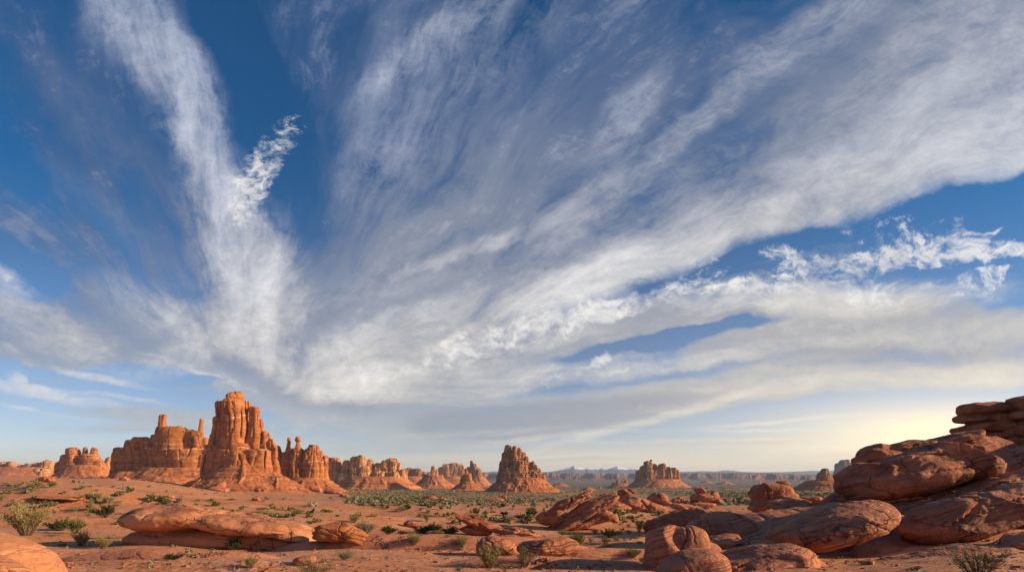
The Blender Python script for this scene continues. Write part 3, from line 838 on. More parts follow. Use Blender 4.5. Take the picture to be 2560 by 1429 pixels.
    butte('stubby_spire', 'stubby spire on a cone of rubble, left of the flat pale mesa', 'butte', 1250,
      [(1082,1163,1200,4.5,8,0),(1090,1172,1200,4,9,2),(1074,1179,1203,5,9,0),(1062,1184,1205,5,10,0),(1104,1184,1204,4,9,0)], [], [(1084,1187,1216,20,60,0,.6)],
      MAT['far_cliff_rock'], MAT['far_talus_rock'], 9, size=11, joint=1.2, vox=0.9, tvox=1.4)
    butte('pale_mesa', 'flat topped pale mesa with sheer sides beside a dark cone', 'mesa', 2000,
      [(1102,1166,1200,8,14,0,.8),(1118,1158,1200,12,15,0,.8),(1136,1156,1200,14,16,2,.8),(1152,1159,1200,10,13,0,.8)], [], [(1130,1190,1208,34,56,0,.6)],
      MAT['far_cliff_rock'], MAT['far_talus_rock'], 10, size=13, joint=1.1, vox=0.9, tvox=1.4)
    butte('dark_cone_butte', 'dark stepped cone butte rising to one blunt point', 'butte', 1800,
      [(1179,1150,1200,3.5,9,0),(1184,1157,1200,8,15,0),(1192,1168,1203,10,20,0),(1172,1166,1203,6,12,0)], [], [(1188,1188,1212,20,46,0,.6)],
      MAT['lone_butte_rock'], MAT['far_talus_rock'], 11, size=12, joint=1.2, vox=0.9, tvox=1.4)
    butte('little_spire', 'small red spire on a low cone between the dark cone and the pale mesa', 'butte', 1050,
      [(1165,1170,1208,3.5,8,0),(1172,1181,1208,5,11,0),(1158,1186,1208,4,9,0)], [], [(1167,1198,1224,12,46,0,.6)],
      MAT['near_tower_rock'], MAT['near_talus_rock'], 12, size=10, joint=1.1, vox=0.9, tvox=1.4)
    butte('fluted_butte', 'lone fluted butte leaning in tall ribs, alone in the middle of the plain', 'butte', 900,
      [(1270,1110,1190,8,16,4),(1286,1114,1192,6,12,-5),(1298,1118,1195,6,11,0),(1308,1128,1198,6,11,2),(1316,1139,1200,6,11,0),(1262,1130,1195,7,14,8),(1256,1150,1205,7,16,8),
       (1330,1152,1203,6,11,2),(1338,1160,1206,6,12,0),(1347,1170,1208,6,12,0),(1357,1183,1210,5,11,0),(1298,1150,1210,18,36,-4),(1326,1175,1212,20,30,-4),(1272,1165,1210,14,28,-10)],
      [], [(1305,1193,1240,50,122,0,.75),(1275,1206,1240,24,80,-30,.7)], MAT['lone_butte_rock'], MAT['near_talus_rock'], 13, size=9.5, joint=2.9, rough=.32, vox=0.9, tvox=1.4)
    butte('ribbed_butte', 'broad butte with ribbed golden side, far out right of the lone fluted one', 'butte', 1400,
      [(1620,1151,1200,10,18,0),(1609,1162,1200,9,16,4),(1599,1173,1203,7,14,4),(1637,1158,1202,7,12,-2),(1655,1157,1202,8,12,-2),(1671,1166,1203,7,11,-2),(1684,1167,1203,6,10,0),(1694,1173,1203,4,9,0),(1647,1167,1205,28,34,4,.5)],
      [(1628,1150,3.2,2.6,0)], [(1646,1197,1224,50,98,0,.6)], MAT['lone_butte_rock'], MAT['far_talus_rock'], 14, size=10, joint=1.8, vox=0.8, tvox=1.4)
    butte('small_crags', 'cluster of small dark crags just left of the ribbed butte', 'crags', 1500,
      [(1534,1204,1216,3,7,0),(1545,1199,1216,3.5,7,0),(1554,1204,1216,4,7,0),(1563,1198,1216,3.5,6,0)], [], [(1550,1206,1220,14,44,0,.5)], MAT['lone_butte_rock'], MAT['far_talus_rock'], 15, size=8, joint=.9, vox=0.7, tvox=1.2)
    butte('stepped_crag', 'small stepped crag on a dark base in front of the tall hazy block', 'butte', 720,
      [(2062,1169,1205,8,14,0),(2052,1179,1206,6,12,0),(2072,1182,1206,6,12,0),(2034,1198,1210,8,14,0),(2020,1200,1212,8,12,0),(2083,1194,1208,6,12,0)], [], [(2064,1201,1226,48,92,0,.6)],
      MAT['lone_butte_rock'], MAT['near_talus_rock'], 16, size=11, joint=1.3, vox=0.9, tvox=1.4)
    butte('hazy_block', 'tall square topped hazy block beside the stacked boulders of the ridge', 'butte', 2600,
      [(2096,1156,1205,8,13,0,1),(2108,1148,1205,9,12,0,1),(2118,1147,1205,7,12,0,1),(2132,1154,1205,9,12,4,1),(2146,1150,1205,9,12,4,1)], [], [(2115,1192,1206,30,55,0,.6)],
      MAT['mesa_rock'], MAT['mesa_rock'], 17, size=11, joint=1.0, vox=0.9, tvox=1.6)
    for i, (px, tp, Y, r, rb, lab) in enumerate([
        (1765, 1199, 3000, 8, 34, 'low sunlit mound on the far plain, first right of the ribbed butte'),
        (1812, 1200, 2400, 6, 34, 'low dark topped mound on the far plain, between two smaller ones'),
        (1850, 1208, 2200, 5, 16, 'smallest flat red mound on the far plain'),
        (1825, 1222, 900, 3, 16, 'tiny low red outcrop in the scrub below the far mounds'),
        (1470, 1216, 1000, 10, 30, 'low pale outcrop in the scrub between the two lone buttes'),
        (1400, 1205, 1900, 12, 36, 'low dark ledge right of the lone fluted butte'),
        (1900, 1204, 2600, 6, 26, 'faint low mound at the right end of the far plain')]):
        butte('low_mound', lab, 'mound', Y, [(px, tp, tp + 12, r * .5, r, 0, .8), (px + r, tp + 3, tp + 12, r * .4, r, 0, .8), (px - r, tp + 4, tp + 12, r * .4, r, 0, .8)], [],
              [(px, tp + 3, tp + 12, r, rb, 0, .6)], MAT['far_talus_rock'], MAT['far_talus_rock'], 20 + i, size=8, joint=.7, vox=0.8, tvox=1.1, group='low mounds on the plain')

def ribbon(name, label, cat, Y, x0, x1, n, top_fn, base_py, depth, mat, cliff=0.0, seed=1, amp=0.0, kind=None):
    """a range or mesa wall: rows of points from the foot to the crest and back down, with real depth"""
    s = Y / F
    px = np.linspace(x0, x1, n)
    top = top_fn(px)
    prof = [(0, 0), (.22, .16), (.36, .34), (.40, .45), (.43, .70), (.46, .93), (.50, 1.0), (.60, 1.01), (.8, 1.0), (1.0, 0.0)] if cliff else \
           [(0, 0), (.08, .10), (.16, .25), (.24, .40), (.31, .56), (.38, .72), (.44, .87), (.50, 1.0), (.60, .80), (.8, .4), (1.0, 0.0)]
    rows = []
    for (d, h) in prof:
        P = np.stack([px * 0.03 + seed * 9, np.full(n, d * 3.0), np.full(n, seed * 3.3)], 1)
        off = fbm(P, 4) * amp * (1 if 0 < d < 0.7 else 0.3)
        if cliff:
            P2 = np.stack([px * 0.11 + 3 * np.sin(px * 0.021) + seed, np.full(n, d), np.zeros(n)], 1)
            off = off + np.tanh(fbm(P2, 3) * 3) * amp * (0.03 + 0.16 * sstep(fbm(P2 * .23 + 8, 2), .12, .35))
            hh = h * np.ones(n)
        else:
            hh = h + fbm(np.stack([px * 0.08, np.full(n, d * 9.0), np.full(n, seed + 0.5)], 1), 4) * 0.28 * (0.06 < d < 0.49) + 0 * px
        m = 1 + (d * depth + off) / Y
        zt = (HY - top) * s; zb = (HY - base_py) * s
        Z = EYE + zb + (zt - zb) * hh
        rows.append(np.stack([(px - 1280) * s * m, Y + d * depth + off, Z], 1))
    v = np.concatenate(rows)
    k = len(prof)
    i = np.arange(k - 1)[:, None] * n + np.arange(n - 1)[None]
    q = np.stack([i, i + 1, i + n + 1, i + n], -1).reshape(-1, 4)
    me = mesh_from(name, v, q, smooth=not cliff)
    o = link(name, me, mat)
    return tag(o, label, cat, None, kind)

T, b = new_mat('snow_range')
p = wpos(T); zz = T.sep(p)[2]
nn = T.noise(p, 0.004, 5, 0.65)
snow = T.rng(T.math('ADD', zz, T.math('MULTIPLY', nn, 90)), zrow(1173, 11000) + 45, zrow(1168, 11000) + 45)
T.put(b.inputs['Base Color'], T.mix(snow, (.055, .07, .11), (.85, .85, .86)))
T, b = new_mat('range_rock')
T.put(b.inputs['Base Color'], T.ramp(T.noise(wpos(T), 0.003, 4, 0.6), [(.3, (.06, .07, .10)), (.7, (.10, .10, .12))]))

def bumps(lst, base):
    def f(px):
        h = np.zeros_like(px)
        for (c, w, a) in lst:
            h = np.maximum(h, a * np.clip(1 - np.abs(px - c) / w, 0, 1) ** 1.2)
        return base - h - fbm(np.stack([px * 0.03, px * 0 + 1.5, px * 0], 1), 4) * 1.5
    return f

def build_far():
    ribbon('snowy_range', 'blue distant mountain range with two snow capped peaks on the horizon', None, 11000, 1150, 2250, 500,
           bumps([(1437,62,18),(1475,60,12),(1545,58,17),(1505,50,11),(1580,50,10),(1620,90,8),(1820,50,5),(1760,80,3),(2035,90,4)], 1177.5), 1200, 2500, MAT['snow_range'], amp=300, seed=2, kind='structure').name = 'mountains'
    ribbon('x', 'low blue hills along the horizon behind the buttes', None, 9500, -400, 3000, 500,
           bumps([(130,120,26),(40,80,8),(1000,200,8),(1240,100,6),(2100,140,10),(2010,30,7),(1990,20,6),(2300,200,12),(400,100,10)], 1182), 1200, 2200, MAT['range_rock'], amp=250, seed=5, kind='structure').name = 'hills'
    ribbon('long_mesa', 'long dark purple mesa wall with a few sunlit buttresses below the snowy mountains', 'mesa', 4600, 1180, 2140, 1400,
           lambda px: 1181.0 + 0.8 * np.sin(px * 0.013) + np.where(px > 1935, (px - 1935) * 0.03, 0), 1203, 700, MAT['mesa_rock'], cliff=1, amp=150, seed=3)
    ribbon('lower_mesa', 'low hazy mesa under the blue bluff at the right end of the plain', 'mesa', 3600, 1880, 2300, 500,
           lambda px: 1187.0 + 3 * np.clip((px - 2000) / 200, 0, 1) - 4 * np.exp(-((px - 1920) / 30.) ** 2), 1205, 500, MAT['mesa_rock'], cliff=1, amp=120, seed=8)
# ------------------------------------------------------------------ boulders, slabs and slickrock
SLK = dict(c_lo=(.36, .125, .066), c_mid=(.47, .175, .092), c_hi=(.57, .24, .14), varnish=(.19, .058, .034))
rock_mat('slickrock', scale=1.6, streak=.25, bumpd=.16, bandw=.35, crack=.05, tilt=(-.22, .1, .97), **SLK)
rock_mat('ridge_rock', c_lo=(.31, .098, .050), c_mid=(.42, .142, .072), c_hi=(.52, .20, .106), varnish=(.15, .045, .028), scale=1.5, streak=.35, bumpd=.16, bandw=.30, crack=.06, tilt=(-.25, .1, .96))
rock_mat('ochre_rock', c_lo=(.26, .085, .032), c_mid=(.36, .125, .046), c_hi=(.44, .17, .07), varnish=(.11, .035, .018), scale=1.0, bumpd=.06, bandw=.3, crack=.04, tilt=(.1, .1, .98))
rock_mat('pale_slickrock', c_lo=(.42, .165, .078), c_mid=(.51, .215, .108), c_hi=(.59, .28, .155), varnish=(.27, .095, .048), scale=1.6, bumpd=.05, bandw=.5, crack=.03, tilt=(.15, .1, .98))

rock_mat('dome_rock', c_lo=(.44, .168, .088), c_mid=(.53, .212, .116), c_hi=(.60, .27, .16), varnish=(.32, .11, .06), scale=1.8, bumpd=.07, bandw=.5, crack=.03, tilt=(.1, .25, .96), lamk=.15)

def rock(name, label, cat, Y, blobs, mat='slickrock', vox=2.0, k=6.0, bed=None, lump=(30., 2.2), cracks=(), seed=1, group=None, sink=0, knob=0.0, fixed=False, facets=None):
    """blobs: (px, py, depth, half width, half height, half depth, tilt, squareness) in photo pixels at distance Y"""
    if not fixed:      # stand it where the sand shows under its lowest edge
        low = max(blobs, key=lambda b: b[1] + b[4])
        Y = foot(min(max(low[0], -60), 2600), min(low[1] + low[4] * .86, 1500), Y)
    s = Y / F
    cx0 = np.mean([b[0] for b in blobs]) - 1280; zb = min(HY - b[1] - b[4] for b in blobs)
    B = []
    lo = np.array([1e9] * 3); hi = -lo
    for b in blobs:
        px, py, dy, rx, rz, ry, rot, p = b
        m = 1 + dy / F
        c = np.array([(px - 1280) * m - cx0, dy, (HY - py) * m - zb])
        a = rad(rot)
        B.append((c, rx * m, rz * m, ry, math.cos(a), math.sin(a), p))
        ex = abs(rx * math.cos(a)) + abs(rz * math.sin(a)) + 10; ez = abs(rx * math.sin(a)) + abs(rz * math.cos(a)) + 10
        e = np.array([ex, ry + 10, ez])
        lo = np.minimum(lo, c - e); hi = np.maximum(hi, c + e)
    so = np.array([seed * 3.7, seed * 1.9, seed * 0.7], np.float32)
    CR = []
    for cr in cracks:
        x1, y1, x2, y2, w, dp = cr
        CR.append((x1 - 1280 - cx0, HY - y1 - zb, x2 - 1280 - cx0, HY - y2 - zb, w, dp))
    amp = lump[1]
    if facets is None: facets = 12 if cat in ('boulder', 'rock', 'outcrop', 'rock slab', 'rock stack', 'stone', 'rock tower') else 3
    rf = np.random.RandomState(seed + 400)
    FC = []
    for bi_ in range(len(B)):
        d_ = rf.normal(size=(facets, 3)); d_[:, 2] = np.where(d_[:, 2] < -.3, -d_[:, 2], d_[:, 2]); d_ /= np.linalg.norm(d_, axis=1, keepdims=True)
        FC.append((d_, rf.uniform(.72, .93, facets)))
    def fn(P, fine):
        P = P.astype(np.float32)
        x, y, z = P[:, 0], P[:, 1], P[:, 2]
        f = None
        if fine:
            sc_ = 0.8 / lump[0]
            wv = noise3(P * sc_ + so); wu = noise3(P * sc_ + so + 31)
            x = x + wv * lump[0] * 0.12; z = z + wu * lump[0] * 0.07
        for bi_, (c, rx, rz, ry, ca, sa, p) in enumerate(B):
            X, Yy, Z = x - c[0], y - c[1], z - c[2]
            u = (X * ca + Z * sa) / rx; w = (-X * sa + Z * ca) / rz; v = Yy / ry
            au, av, aw = np.abs(u) + 1e-4, np.abs(v) + 1e-4, np.abs(w) + 1e-4
            q = (au ** p + av ** p + aw ** p) ** (1 / p)
            g = np.sqrt((au ** (p - 1) / rx) ** 2 + (av ** (p - 1) / ry) ** 2 + (aw ** (p - 1) / rz) ** 2) / q ** (p - 1)
            d = (q - 1) / np.maximum(g, 1e-4)
            d = np.clip(d, -min(rx, ry, rz), 1e4)
            rm = min(rx, ry, rz)
            if fine:
                for n_, c_ in zip(*FC[bi_]):
                    L_ = math.sqrt((n_[0] / rx) ** 2 + (n_[1] / ry) ** 2 + (n_[2] / rz) ** 2)
                    e = (u * n_[0] + v * n_[1] + w * n_[2] - c_ * (1.08 if p > 2.6 else 1.0)) / L_
                    kk = rm * .055
                    h = np.clip(0.5 + 0.5 * (e - d) / kk, 0, 1)
                    d = d + (e - d) * h + kk * h * (1 - h)
            f = d if f is None else smin(f, d, k)
        if fine:
            Q = np.stack([x, y, z], 1)
            f = f + fbm(Q * (1.0 / lump[0]) + so, 5, 0.6) * amp * 2.1
            if knob:
                n = noise3(Q * (2.4 / lump[0]) + so + 7)
                f = f + np.exp(-(n / 0.09) ** 2) * knob
            if bed:
                a_, per, am = bed; a_ = rad(a_); am = am * 1.35
                t = -x * math.sin(a_) + z * math.cos(a_) + 0.25 * y + wv * per * 0.5
                n = noise3(np.stack([t / per, x / (per * 22), y / (per * 22)], 1) + so)
                f = f - np.tanh(n * 4.5) * am + np.exp(-(n / 0.10) ** 2) * am * 1.3
            for (x1, z1, x2, z2, w, dp) in CR:
                L = math.hypot(x2 - x1, z2 - z1); ux, uz = (x2 - x1) / L, (z2 - z1) / L
                al = (x - x1) * ux + (z - z1) * uz
                ds = -(x - x1) * uz + (z - z1) * ux + noise3(Q * 0.09 + so + 50) * 3.5
                msk = sstep(al, -4, 3) * (1 - sstep(al, L - 3, L + 4))
                f = f + dp * np.exp(-(ds / w) ** 2) * msk
        return f
    v, q = surface(fn, lo, hi, vox, amp * 2 + 3 + .25 * min(max(b[4] for b in blobs), 40))
    me = mesh_from(name, v * s, q)
    o = link(name, me, MAT[mat])
    o.location = (cx0 * s, Y, EYE + zb * s - sink)
    tag(o, label, cat, group)
    return o

def build_rocks():
    R = rock
    # ---- left
    R('overhanging_slab', 'long flat slickrock slab with a dark undercut beneath it, left foreground', 'rock', 23.5,
      [(440,1292,-6,114,33,96,2,2.3),(600,1308,0,160,27,85,-8,2.2),(705,1326,6,88,20,64,-15,2.2),(500,1347,22,182,28,84,-1,2.3),(640,1350,24,130,26,60,-6,2.2)],
      'pale_slickrock', vox=2.2, lump=(44, 2.6), k=6, bed=(-3, 26, 1.2), cracks=[(560,1340,740,1330,2.0,4),(430,1275,425,1290,2,3),(610,1345,590,1362,2,4),(470,1345,462,1365,2,4),(690,1318,745,1328,2,3)], seed=3, facets=2)
    R('wedge_stone', 'small dark wedge of stone at the left tip of the undercut slab', 'rock', 24.5, [(334,1306,10,18,9,14,-6,2.4),(345,1318,10,22,9,14,-12,2.3)], 'slickrock', vox=1.6, lump=(14, 1.0), fixed=True, seed=4)
    R('slickrock_hump', 'smooth pale hump of slickrock behind the undercut slab', 'slickrock', 33, [(700,1322,0,95,26,60,-12,2.2),(640,1310,30,60,18,50,-6,2.2)], 'pale_slickrock', vox=2.6, lump=(50, 1.8), bed=(-12, 14, .7), fixed=True, seed=5)
    R('cracked_ochre_boulder', 'ochre boulder split by a fan of dark cracks', 'boulder', 26,
      [(832,1329,0,50,25,40,4,3.0),(882,1335,-3,36,20,34,-22,3.0)], 'ochre_rock', vox=1.3, lump=(34, 1.8), k=2, bed=(-8, 12, 1.2),
      cracks=[(872,1345,852,1306,1.0,4),(872,1345,893,1318,1.0,3),(870,1340,828,1320,1.0,4)], facets=14, seed=6)
    R('corner_dome', 'smooth lit slickrock dome filling the lower left corner', 'slickrock', 10.5, [(-60,1425,0,205,98,130,-14,2.2)], 'pale_slickrock', vox=3.0, lump=(60, 2.2), bed=(-14, 26, 1.0),
      cracks=[(0,1400,60,1378,2.2,4),(60,1378,130,1365,2.0,3),(62,1378,88,1340,1.6,3)], fixed=True, seed=7)
    R('corner_block', 'squared block in the very lower left corner, in front of the smooth dome', 'rock', 8.6, [(-35,1440,0,108,68,70,-10,3.0)], 'pale_slickrock', vox=2.8, lump=(50, 2.2), bed=(-10, 22, 1.4), fixed=True, seed=8)
    R('half_buried_boulder', 'small boulder half buried in the bottom mound of sand', 'boulder', 16.6, [(762,1399,0,29,13,22,3,2.3)], 'slickrock', vox=1.3, lump=(16, 1.2), seed=9)
    R('corner_stone', 'low stone beside the bottom left block', 'rock', 12.2, [(112,1424,0,24,13,22,-5,2.3)], 'slickrock', vox=1.5, lump=(16, 1.4), seed=10)
    for i, lab in enumerate(['broad bare dome along the bottom edge, left of the twiggy bush', 'widest low dome of bare rock across the bottom centre', 'low dome at the very bottom under the bright yellow bush',
            'tall orange hump cut by the left edge', 'long low swell of bare rock on the dune behind the left bushes', 'low bare hump behind the largest straw coloured bush', 'low bare hump left of the split boulder foot',
            'pale swell at the foot of the long fin', 'pale swell behind the slickrock hump', 'narrow bare swell below the dark group of bushes']):
        px, tp, Y, a, c, b, sk = DOMES[i]
        R('bare_dome', lab, 'rock dome', Y, [(px, tp + c - 2, 0, a, c, b, 0, 2.0)], 'dome_rock', vox=3.0 if Y < 30 else 2.4, lump=(110, 1.8), k=8, facets=0, bed=(2, 30, .4), fixed=True, seed=80 + i, group='bare domes showing through the sand')
    # ---- centre
    R('leaning_boulder', 'big dark boulder with a blunt raised left end tapering to the right', 'boulder', 31,
      [(1186,1300,0,46,17,36,-20,2.6),(1228,1314,0,44,12,34,-22,2.3),(1192,1324,6,44,15,32,-8,2.4)], 'ridge_rock', vox=1.4, lump=(24, 2.0), k=3, bed=(-20, 12, 1.2), cracks=[(1160,1312,1235,1330,1.8,4)], seed=11)
    R('low_slab', 'low folded slab of rock behind the rounded bulging boulder', 'rock', 27, [(1300,1331,0,50,16,40,-8,2.4),(1265,1326,10,40,9,34,-4,2.2)], 'slickrock', vox=1.6, lump=(22, 1.6), bed=(-10, 10, .8), cracks=[(1270,1338,1312,1320,1.8,3),(1312,1320,1340,1335,1.8,3)], fixed=True, seed=12)
    R('small_round_rock', 'small round rock squeezed between the bulging boulder and the folded slab', 'rock', 23, [(1284,1348,0,34,14,26,-8,2.3)], 'slickrock', vox=1.5, lump=(18, 1.2), fixed=True, seed=13)
    R('bulging_boulder', 'rounded bulging boulder with a smooth pale top, near the bottom centre', 'boulder', 20,
      [(1238,1360,0,50,26,42,-6,2.6),(1265,1366,2,38,20,38,-14,2.6),(1212,1368,-6,26,20,26,0,2.3)], 'slickrock', vox=1.4, lump=(26, 1.6), k=4, cracks=[(1231,1350,1226,1380,1.8,4),(1231,1352,1212,1345,1.6,3),(1231,1352,1255,1344,1.6,3),(1246,1380,1292,1358,1.6,4)], seed=14)
    R('whaleback_hump', 'long low hump of bare rock right of the bulging boulder', 'slickrock', 21.5, [(1368,1366,0,78,24,50,4,2.2)], 'slickrock', vox=2.0, lump=(36, 1.6), seed=15)
    R('red_boulder', 'small red boulder half sunk in the open sand above the centre', 'boulder', 50, [(1028,1309,0,22,9,16,-4,2.4)], 'ridge_rock', vox=1.2, lump=(14, 1.0), seed=16)
    R('tilted_outcrop', 'outcrop of slabs all tilted up to the right, topped by a small knob', 'outcrop', 47,
      [(1450,1290,0,100,15,50,26,2.8),(1468,1268,6,82,15,46,25,2.8),(1418,1257,12,52,13,40,24,2.6),(1436,1243,16,46,8,34,18,2.4),(1466,1239,8,15,9,14,8,2.4),(1386,1290,-6,26,24,26,40,2.3),(1362,1296,2,18,22,24,70,2.4),(1505,1281,-2,44,16,40,-24,2.4),(1440,1308,0,90,16,50,14,2.4)],
      'slickrock', vox=1.3, lump=(22, 1.8), k=2.0, bed=(27, 11, 1.3), seed=17, cracks=[(1425,1245,1405,1290,2.2,5),(1480,1268,1520,1252,1.8,3)])
    R('flat_boulder', 'flat boulder lying just right of the tilted outcrop', 'rock', 57, [(1522,1254,0,28,9,22,-5,2.4),(1545,1264,4,34,10,24,-12,2.3)], 'slickrock', vox=1.2, lump=(16, 1.4), fixed=True, seed=18, k=2)
    R('pointed_slab', 'pointed slab pointing right below the flat boulder', 'rock', 52, [(1568,1284,0,42,10,26,-12,2.2),(1535,1276,0,28,10,26,-8,2.3)], 'slickrock', vox=1.2, lump=(16, 1.2), fixed=True, seed=19, k=2)
    R('mushroom_rock', 'blocky rock with an overhanging lip standing on the broad cracked dome', 'rock', 76, [(1561,1231,0,20,11,18,3,3.0),(1577,1226,0,13,6,14,-8,2.6),(1556,1246,0,16,6,14,0,2.4),(1570,1242,-6,10,5,8,0,2.3)], 'ridge_rock', vox=.9, lump=(10, 1.0), fixed=True, seed=20, k=1.5)
    R('broad_cracked_dome', 'broad cracked dome below the rock with the overhanging lip', 'rock', 66, [(1600,1264,0,44,20,34,-14,2.3),(1645,1272,0,46,14,34,-20,2.3),(1592,1252,4,26,9,20,-6,2.3)], 'slickrock', vox=1.2, lump=(18, 1.4), k=2, cracks=[(1597,1250,1628,1284,2.0,5),(1570,1272,1600,1262,1.6,3)], fixed=True, seed=21)
    R('round_dome', 'isolated round dome of red rock in the scrub behind', 'rock dome', 92, [(1643,1244,0,26,15,22,-4,2.2),(1664,1256,-10,28,8,18,-18,2.2)], 'ridge_rock', vox=1.0, lump=(14, 1.0), k=1.5, cracks=[(1640,1230,1645,1250,1.6,3)], seed=22)
    R('knob_rock', 'little knob rock between the round dome and the blocky stack', 'rock', 96, [(1702,1247,0,12,8,10,0,2.4),(1690,1251,-4,14,6,10,0,2.3)], 'ridge_rock', vox=.8, lump=(9, .8), seed=23, k=1.5)
    R('low_rock', 'low rounded rock in front of the little knob', 'rock', 72, [(1700,1265,0,30,8,20,-6,2.3),(1728,1268,0,24,7,18,-8,2.3)], 'slickrock', vox=1.0, lump=(12, 1.0), seed=24, k=1.5)
    R('blocky_stack', 'blocky stack of red rock with a pointed top boulder, alone in the scrub', 'rock stack', 88, [(1760,1242,0,36,12,24,2,3.0),(1750,1224,0,18,9,16,-10,2.4),(1785,1234,0,12,10,14,0,2.4),(1792,1250,-4,18,6,16,-4,2.4)], 'ridge_rock', vox=.95, lump=(12, 1.2), k=1.5, bed=(2, 8, .8), seed=25)
    R('flat_low_rock', 'flat low rock at the foot of the blocky stack', 'rock', 76, [(1752,1262,0,38,8,22,2,2.3)], 'slickrock', vox=1.0, lump=(12, .9), seed=26)
    R('long_dark_boulder', 'long dark boulder with a shadowed hollow at its right end', 'boulder', 38,
      [(1690,1298,0,78,23,52,10,2.5),(1632,1314,0,26,22,30,0,2.3),(1748,1292,0,34,20,40,-8,2.4)], 'ridge_rock', vox=1.5, lump=(28, 2.2), k=4, bed=(12, 14, 1.3), cracks=[(1650,1295,1720,1325,1.8,4),(1720,1278,1712,1310,1.8,3)], seed=27)
    R('arched_rock', 'low arched rock behind the right end of the long dark boulder', 'rock', 46, [(1778,1280,0,44,13,30,-8,2.3),(1755,1276,0,20,10,24,20,2.3)], 'slickrock', vox=1.3, lump=(18, 1.4), k=2, fixed=True, seed=28)
    # ---- right foreground
    R('split_boulder', 'big upright boulder split by one long vertical crack', 'boulder', 13.6,
      [(1668,1370,0,54,58,56,0,2.7),(1720,1356,4,50,44,56,-8,2.5),(1652,1410,-4,42,50,50,0,2.6),(1760,1372,10,40,24,40,-10,2.3)], 'slickrock', vox=2.0, lump=(60, 2.0), facets=4, k=8, cracks=[(1708,1308,1700,1345,2.4,8),(1700,1345,1684,1395,2.4,8),(1715,1312,1722,1350,1.6,3)], fixed=True, seed=30, bed=(-20, 30, .8))
    R('cracked_dome', 'pale dome with curved cracks just behind the split boulder', 'rock dome', 22, [(1805,1328,0,92,48,80,-2,2.3),(1760,1335,-10,50,40,50,8,2.3)], 'slickrock', vox=2.0, lump=(44, 2.0), k=8,
      cracks=[(1752,1288,1750,1345,2,4),(1828,1283,1862,1308,2.2,6),(1862,1308,1870,1290,2,4),(1803,1298,1797,1336,2,4),(1778,1320,1800,1332,1.6,3)], fixed=True, seed=31)
    R('long_whaleback', 'long sloping whaleback of smooth rock behind the cracked dome', 'slickrock', 29, [(1900,1318,0,215,46,110,9,2.2),(2020,1300,20,110,36,90,16,2.2)], 'slickrock', vox=3.0, lump=(60, 2.6), k=10, bed=(10, 24, 1.0), cracks=[(1870,1282,1890,1305,2.4,4),(1960,1268,1975,1290,2.4,4)], fixed=True, seed=32)
    R('low_front_dome', 'low smooth dome at the bottom edge below the split boulder', 'rock dome', 11.6, [(1728,1432,0,98,58,80,14,2.2)], 'slickrock', vox=2.6, lump=(46, 1.8), cracks=[(1694,1382,1708,1440,2.2,5)], fixed=True, seed=33)
    R('lens_rock', 'lens shaped rock wedged above the deep shadow beside the split boulder', 'rock', 15.5, [(1792,1359,0,48,13,36,10,2.3)], 'slickrock', vox=1.6, lump=(24, 1.2), fixed=True, seed=34)
    R('thin_lens_rock', 'thin plate of rock stacked behind the lens shaped rock', 'rock', 17.5, [(1805,1344,0,50,10,36,5,2.3)], 'slickrock', vox=1.6, lump=(24, 1.2), fixed=True, seed=35)
    R('main_slickrock_slope', 'great smooth slope of slickrock rising to the right from the bottom edge', 'slickrock', 19,
      [(1960,1402,0,300,92,380,16,2.2),(2120,1400,-60,220,70,260,14,2.2)], 'slickrock', vox=4.0, lump=(80, 3.6), k=20, bed=(18, 30, 2.2), cracks=[(1860,1365,1850,1410,3.4,5),(1920,1400,2040,1360,3.4,6),(1950,1435,2060,1400,3.4,6),(1800,1400,1900,1345,3.4,5)], fixed=True, seed=36)
    R('front_slope', 'low bare slope of rock along the bottom edge under the tongue shaped boulder', 'slickrock', 12.2, [(1850,1478,0,250,78,130,12,2.2),(1872,1444,40,160,68,150,22,2.2)], 'slickrock', vox=3.0, lump=(70, 2.8), k=16, bed=(16, 22, 1.4), cracks=[(1790,1429,1850,1404,2.6,4),(1900,1429,1990,1395,2.6,4)], fixed=True, seed=59)
    R('tongue_boulder', 'tongue shaped boulder jutting left over deep shadow, below the ridge slabs', 'boulder', 14.6,
      [(2082,1312,0,140,46,115,15,2.4),(1985,1335,-8,66,24,70,-4,2.4),(2150,1300,0,72,40,100,10,2.4),(1975,1318,10,45,14,50,10,2.2)], 'slickrock', vox=2.2, lump=(50, 2.6), k=7, bed=(12, 26, 1.4),
      cracks=[(1975,1318,1978,1360,2.2,5),(1985,1318,2045,1330,2.4,6),(2085,1292,2160,1322,2,3),(2100,1290,2180,1298,2,3)], fixed=True, seed=37)
    R('crouching_boulder', 'squarish red boulder with a flat stone on top, left of the ridge', 'boulder', 50, [(1925,1231,0,48,25,38,-4,3.4),(1948,1226,0,30,16,30,-10,3.2),(1962,1240,-2,30,18,30,-24,2.5),(1896,1262,-4,20,18,20,20,2.4)], 'ridge_rock', vox=1.3, lump=(22, 2.0), k=3, facets=3, cracks=[(1900,1215,1904,1250,2,4)], fixed=True, seed=38)
    R('balanced_stone', 'flat stone balanced on the squarish red boulder', 'stone', 50, [(1958,1209,0,18,9,13,-3,3.0)], 'ridge_rock', vox=1.0, lump=(12, 1.0), fixed=True, seed=39)
    R('striped_slab', 'tilted striped slab in front of the squarish red boulder', 'rock', 44, [(1935,1256,0,62,12,40,12,2.5),(1980,1246,6,46,8,30,-8,2.3)], 'slickrock', vox=1.4, lump=(22, 1.4), k=2, bed=(10, 7, 1.0), fixed=True, seed=40)
